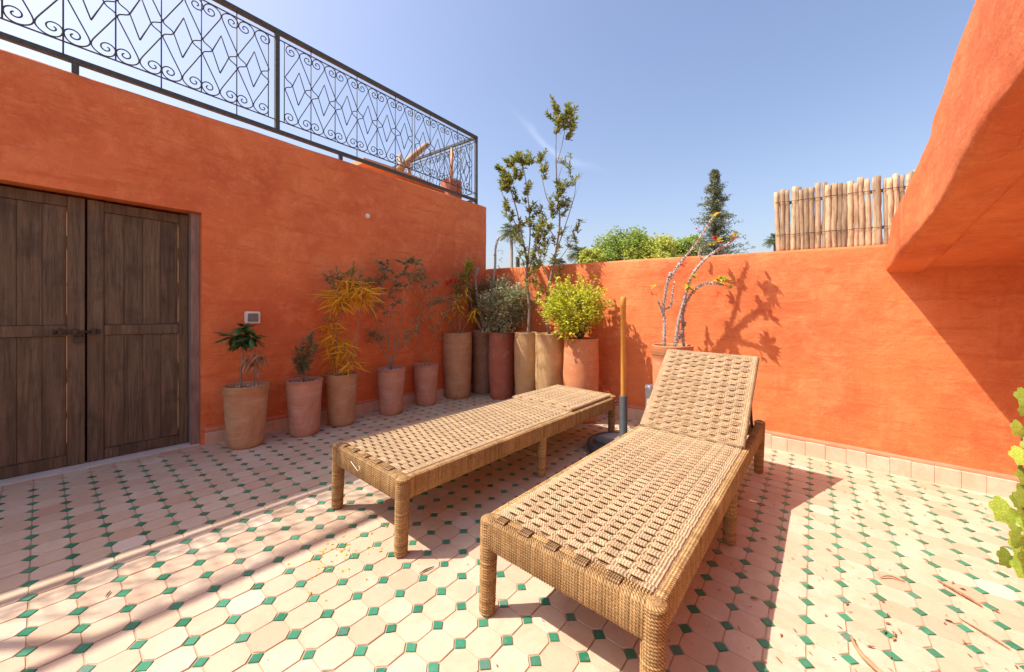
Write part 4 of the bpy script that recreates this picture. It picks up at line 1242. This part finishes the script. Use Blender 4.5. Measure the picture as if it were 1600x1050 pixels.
# 12 crown of thorns
p = Plant(4.23, 1.18, .965, .205, .175, 'pot_orange', 'orange pot behind the raised backrest with arching grey thorny stems and red flowers', tall=True, fill='soil', collar=True)
spiny_stem(p, [(-13, 0), (-12, 40), (-14, 60), (-8, 100, -10), (-2, 118, -14)], 0.0151, 0.0108)
spiny_stem(p, [(-3, 108, -13), (12, 132, -20), (34, 158, -26), (52, 185, -30), (66, 208, -34)], 0.0115, 0.0065)
spiny_stem(p, [(4, 0), (10, 40, -6), (20, 80, -14), (32, 115, -24), (58, 144, -38), (84, 160, -50), (102, 176, -56)], 0.0173, 0.0094)
spiny_stem(p, [(18, 0, 4), (16, 30, 2), (18, 60, -6), (30, 84, -16), (46, 98, -30), (62, 101, -42), (80, 98, -52)], 0.0130, 0.0079)
spiny_stem(p, [(2, 0), (14, 22), (20, 40)], 0.0130, 0.0101)
spiny_stem(p, [(-14, 52), (-19, 64), (-22, 74)], 0.0072, 0.0050, dens=12)
spiny_stem(p, [(-10, 60), (-2, 66), (0, 84), (4, 104)], 0.0065, 0.0050, dens=12)
spiny_stem(p, [(48, 136), (42, 144), (44, 156)], 0.0065, 0.0043, dens=12)
mb = MB(); my = MB()
for c_, n in (((34, 110), 8), ((14, 70), 4), ((92, 172), 8), ((78, 108), 16), ((72, 104), 8), ((86, 102), 8), ((66, 206), 6), ((102, 178), 8), ((24, 96), 8), ((30, 90), 7), ((44, 150), 6), ((60, 160), 10), ((70, 165), 9), ((-26, 96, 2), 4), ((90, 92), 6)):
    c = p.pt(*c_[:2], -52 if c_[0] > 60 else (-24 if c_[0] > 20 else 0))
    for i in range(n): (mb if i % 3 else my).leaf(c, dirr(.3), R.uniform(.05, .09), .028, .1)
mb.obj('leaves', M['leaf_ivy'], p.root, kind='stuff'); my.obj('yellow_leaves', M['leaf_yellow'], p.root, kind='stuff')
flowers(p, [(38, 186, -26), (64, 170, -44), (68, 172, -44), (74, 164, -46), (70, 166, -44), (-34, 84), (-28, 84), (20, 132, -20), (16, 128, -20), (72, 84, -48), (24, 100, -20)], .018, 8)

# ------------------------------------------------------------------ ivy at the right edge
vx, vy = 2.44, -.64
vn = empty('climbing_ivy', 'bright green and yellow ivy trailing into view beside the right hand wall', 'ivy', P(vx, vy, 0), (0, 0, YAW))
kk = 1.5 / 587.8
def vp(px, py, dz=0): return Vector(((px - 1590) * kk, dz, 1.3 + (483 - py) * kk - F(vx, vy)))
mb = MB(); mb.tube(catmull([vp(1650, 1000), vp(1625, 900, .03), vp(1606, 820), vp(1604, 720, .02), vp(1612, 640), vp(1622, 540)], 6), [.006] * 31, 6); mb.obj('stem', M['bark'], vn)
mb = MB(); mb.lathe([(.12, -.0), (.15, .22), (.16, .25), (.145, .25), (.13, .2), (.0001, .2)], 24, cap=False); pz = mb.obj('pot', M['pot_pink'], vn); pz.location = (.42, .04, -.0)
def ivy_leaf(name):
    mb = MB()
    pts = [(.06, 0), (-.06, .22), (-.04, .50), (.16, .58), (.34, .50), (.52, .56), (.72, .46), (.78, .26), (1.04, 0), (.78, -.26), (.72, -.46), (.52, -.56), (.34, -.50), (.16, -.58), (-.04, -.50), (-.06, -.22)]
    mb.v.append((.45, 0, -.03))
    for x, y in pts: mb.v.append((x, y, -.25 * abs(y) ** 1.4 - .18 * x * x + .03))
    n = len(pts)
    for k in range(n): mb.face((0, 1 + k, 1 + (k + 1) % n), smooth=True)
    return mb.mesh(name, M['leaf_ivy'])
iv = ivy_leaf('leaf')
for (px, py, s_, az) in ((1606, 760, .10, 160), (1592, 780, .10, 200), (1610, 812, .11, 180), (1590, 838, .11, 210), (1606, 850, .11, 160), (1594, 880, .10, 200), (1602, 690, .10, 190), (1597, 668, .08, 200), (1602, 640, .07, 150), (1594, 706, .09, 170), (1604, 716, .09, 230), (1600, 740, .08, 190), (1594, 772, .085, 185), (1586, 798, .11, 195), (1600, 800, .11, 240),
                         (1570, 818, .05, 160), (1604, 828, .09, 200), (1596, 850, .10, 210), (1580, 872, .10, 190), (1598, 868, .11, 230), (1606, 780, .09, 170), (1612, 690, .09, 200), (1614, 860, .1, 180), (1618, 740, .1, 200), (1620, 620, .1, 200)):
    a = radians(az); d = Vector((cos(a) * .8, -.25, -.55 - .4 * sin(a))).normalized()
    nrm = Vector((R.uniform(-.5, .1), -1, R.uniform(.1, .6))).normalized()
    yv = nrm.cross(d).normalized(); zv = d.cross(yv)
    m3 = Matrix((d, yv, zv)).transposed().to_4x4()
    link('leaf', iv, vn, mat=Matrix.Translation(vp(px + 8, py, R.uniform(-.03, .03))) @ m3 @ Matrix.Scale(s_ * R.uniform(.55, .85), 4))

# ------------------------------------------------------------------ dry leaves and twigs on the floor
mb = MB()
for _ in range(520):
    x = R.uniform(1.2, 4.35); y = R.gauss(-.35, .42)
    if y < -1.7: continue
    if x > 2.6 and R.random() < .6: continue
    L = R.choice((.010, .015, .02, .032)) * R.uniform(.6, 1.2)
    a = R.uniform(0, 2 * pi)
    mb.leaf(Vector(P(x, y, .004)), Vector((cos(a), sin(a), R.uniform(-.02, .12))), L, L * R.uniform(.14, .4), R.uniform(-.15, .1), fold=R.uniform(.2, .6))
for _ in range(120):
    x = R.uniform(.5, 4.3); y = R.uniform(-1, 4); L = R.uniform(.006, .014); a = R.uniform(0, 6.28)
    mb.leaf(Vector(P(x, y, .004)), Vector((cos(a), sin(a), .05)), L, L * .4, 0)
mb.obj('leaf_litter', M['litter'], kind='stuff', label='scattered dry leaf scraps on the tiles', cat='leaf litter')
mb = MB()
for _ in range(60):
    x = .98 + R.gauss(0, .12); y = 1.93 + R.gauss(0, .10); L = R.uniform(.008, .02); a = R.uniform(0, 6.28)
    mb.leaf(Vector(P(x, y, .003)), Vector((cos(a), sin(a), .05)), L, L * .5, 0)
mb.obj('fallen_petals', M['leaf_yellow'], kind='stuff', label='yellow petals fallen on the sunlit tiles before the flat lounger', cat='petals')
def dry(pts, r, m, name, label, cat):
    mb = MB(); q = catmull([P(*a) for a in pts], 4); N = len(q)
    mb.tube(q, [r * (.35 + .65 * sin(pi * (i + .5) / N)) for i in range(N)], 6, jit=.15)
    mb.obj(name, M[m], label=label, cat=cat)
dry([(2.05, -.12, .016), (1.99, -.13, .018), (1.94, -.16, .016), (1.88, -.21, .022), (1.84, -.26, .014)], .009, 'leaf_brown', 'dry_seed_pod', 'curved dry brown seed pod on the tiles at the bottom right', 'seed pod')
dry([(2.79, -.485, .008), (2.74, -.53, .010), (2.70, -.57, .013), (2.67, -.60, .009)], .006, 'litter', 'dry_twig', 'brown twig with a thick ragged end lying on the tiles at the right', 'twig')
dry([(2.50, -.50, .007), (2.44, -.56, .012), (2.40, -.61, .006)], .003, 'litter', 'dry_twig', 'thin straw coloured twig on the tiles nearest the bottom right corner', 'twig')
dry([(2.62, -.26, .008), (2.66, -.30, .014), (2.665, -.355, .009)], .004, 'leaf_brown', 'curled_leaf', 'curled dry brown leaf on the sunlit tiles beyond the seed pod', 'leaf')
dry([(1.143, 1.49, .006), (1.18, 1.485, .008), (1.221, 1.476, .006)], .004, 'bark_dark', 'dry_twig', 'short dark stick on the sunlit tiles left of the front leg of the raised lounger', 'twig')
dry([(.172, 2.388, .006), (.18, 2.405, .007), (.19, 2.423, .006)], .003, 'bark_dark', 'dry_twig', 'tiny dark stick on the tiles in the dappled shade at the left', 'twig')

# ------------------------------------------------------------------ trees beyond the walls
def cam_pt(px, py, d):
    q = RT * ((px - 800) / 587.8 * d) + DV * d
    return Vector((q.x, q.y, 1.3 + (483 - py) / 587.8 * d))
def clump(mb, c, r, n, size):
    for _ in range(n):
        v = Vector((R.gauss(0, 1), R.gauss(0, 1), R.gauss(0, .8))); v = v / max(.5, v.length) * R.uniform(.4, 1.0) * r
        a = dirr(.1); b = dirr(.1); b = (b - a * b.dot(a)).normalized(); s_ = size * R.uniform(.6, 1.3); p0 = c + v; k = len(mb.v)
        mb.v += [tuple(p0 + a * s_), tuple(p0 + b * s_ * .6), tuple(p0 - a * s_), tuple(p0 - b * s_ * .6)]
        mb.face((k, k + 1, k + 2, k + 3))
def broad_tree(label, px, top, d, wpx, m, seed):
    R.seed(seed)
    b = cam_pt(px, 470, d); s_ = d / 587.8; topz = cam_pt(px, top, d).z
    root = empty('leafy_tree', label, 'tree', (b.x, b.y, -5), group='trees beyond the far wall')
    tr = MB(); cr = MB(); H = topz + 5; rad = wpx * s_ / 2
    base = Vector((0, 0, 0)); fork = Vector((0, 0, H * .55))
    tr.tube([base, fork * .5 + Vector((.1, .1, 0)), fork], [.30, .24, .18], 8)
    ch = H * .36
    for k in range(48):
        a = R.uniform(0, 2 * pi); e = R.uniform(-.5, 1); rr = R.uniform(.45, 1)
        c = Vector((cos(a) * rad * rr * sqrt(1 - e * e * .7), sin(a) * rad * rr * sqrt(1 - e * e * .7), H - ch * .5 - rad * .12 + e * ch * .5 * R.uniform(.8, 1.0)))
        tr.tube([fork, fork.lerp(c, .5) + Vector((0, 0, .3)), c], [.12, .07, .03], 5)
        clump(cr, c, rad * .34, 260, .13 + .02 * d / 30)
    tr.obj('trunk', M['bark_dark'], root); cr.obj('crown', M[m], root)
broad_tree('bushy mid green tree left of centre behind the wall', 975, 362, 48, 95, 'tree_green', 31)
broad_tree('yellow green tree beside the bushy one behind the wall', 1020, 366, 46, 90, 'tree_lime', 32)
broad_tree('pale green tree just left of the thorny stems beyond the wall', 1075, 370, 50, 64, 'tree_green', 33)
broad_tree('small green tree near the lime bush end of the far wall', 925, 388, 44, 44, 'tree_lime', 34)
R.seed(41)
def conifer(label, px, top, d, wpx):
    b = cam_pt(px, 470, d); topz = cam_pt(px, top, d).z; H = topz + 5; s_ = d / 587.8
    root = empty('conifer_tree', label, 'tree', (b.x, b.y, -5)); tr = MB(); cr = MB()
    tr.tube([(0, 0, 0), (0.05, 0, H * .6), (0, 0, H * .99)], [.28, .14, .02], 8)
    Wd = wpx * s_ / 2
    z = H * .30
    while z < H * .985:
        t = (H - z) / (H * .50); R0 = Wd * min(1.0, t ** .8 * 1.05) * R.uniform(.55, 1.3)
        for _ in range(9):
            a = R.uniform(0, 2 * pi); r1 = max(.16, R0 * R.uniform(.55, 1.25)); o = Vector((0, 0, z + R.uniform(-.15, .15)))
            e = o + Vector((cos(a) * r1, sin(a) * r1, r1 * R.uniform(-.05, .28)))
            tr.tube([o, e], [.025, .008], 4)
            for j in range(4):
                clump(cr, o.lerp(e, .35 + j * .22), .22, 17, .06)
        z += .22
    tr.obj('trunk', M['bark_dark'], root); cr.obj('crown', M['conifer'], root)
conifer('tall dark conifer rising behind the thorny plant', 1117, 262, 30, 84)
conifer('small dark cypress tip between the palm and the tall shrubs', 809, 400, 55, 13)
def palm(label, px, cy, d, rpx, group='palms beyond the far wall'):
    b = cam_pt(px, 470, d); H = cam_pt(px, cy, d).z + 5; s_ = d / 587.8
    root = empty('palm_tree', label, 'palm tree', (b.x, b.y, -5), group=group); tr = MB(); cr = MB()
    tr.tube([(0, 0, 0), (.1, 0, H * .5), (0, 0, H)], [.3, .2, .2], 8, jit=.08)
    c = Vector((0, 0, H)); L = rpx * s_
    for _ in range(46):
        a = R.uniform(0, 2 * pi); el = R.uniform(-.5, 1.2); d0 = Vector((cos(a) * cos(el), sin(a) * cos(el), sin(el)))
        pts = [c + d0 * L * t * .95 + Vector((0, 0, -.35 * L * t * t)) for t in (0, .25, .5, .75, 1)]
        cr.tube(pts, .025, 3)
        sd2 = d0.cross(Vector((0, 0, 1))).normalized()
        for i in range(10):
            t = .3 + .7 * i / 9; q = c + d0 * L * t * .95 + Vector((0, 0, -.35 * L * t * t))
            for s2 in (-1, 1): cr.leaf(q, (sd2 * s2 + d0 * .8 + Vector((0, 0, -.15))).normalized(), L * .42 * (1.1 - t * .5), L * .06, .2)
    tr.obj('trunk', M['bark'], root); cr.obj('crown', M['palm'], root)
palm('slender palm seen in the gap right of the upper railing corner', 799, 360, 52, 21)
palm('palm head half hidden at the left end of the pole fence', 1212, 375, 40, 17)
palm('low palm crown left of the bushy green tree', 905, 396, 46, 22)
palm('tiny palm crown just behind the tall shrubs', 872, 412, 60, 14)
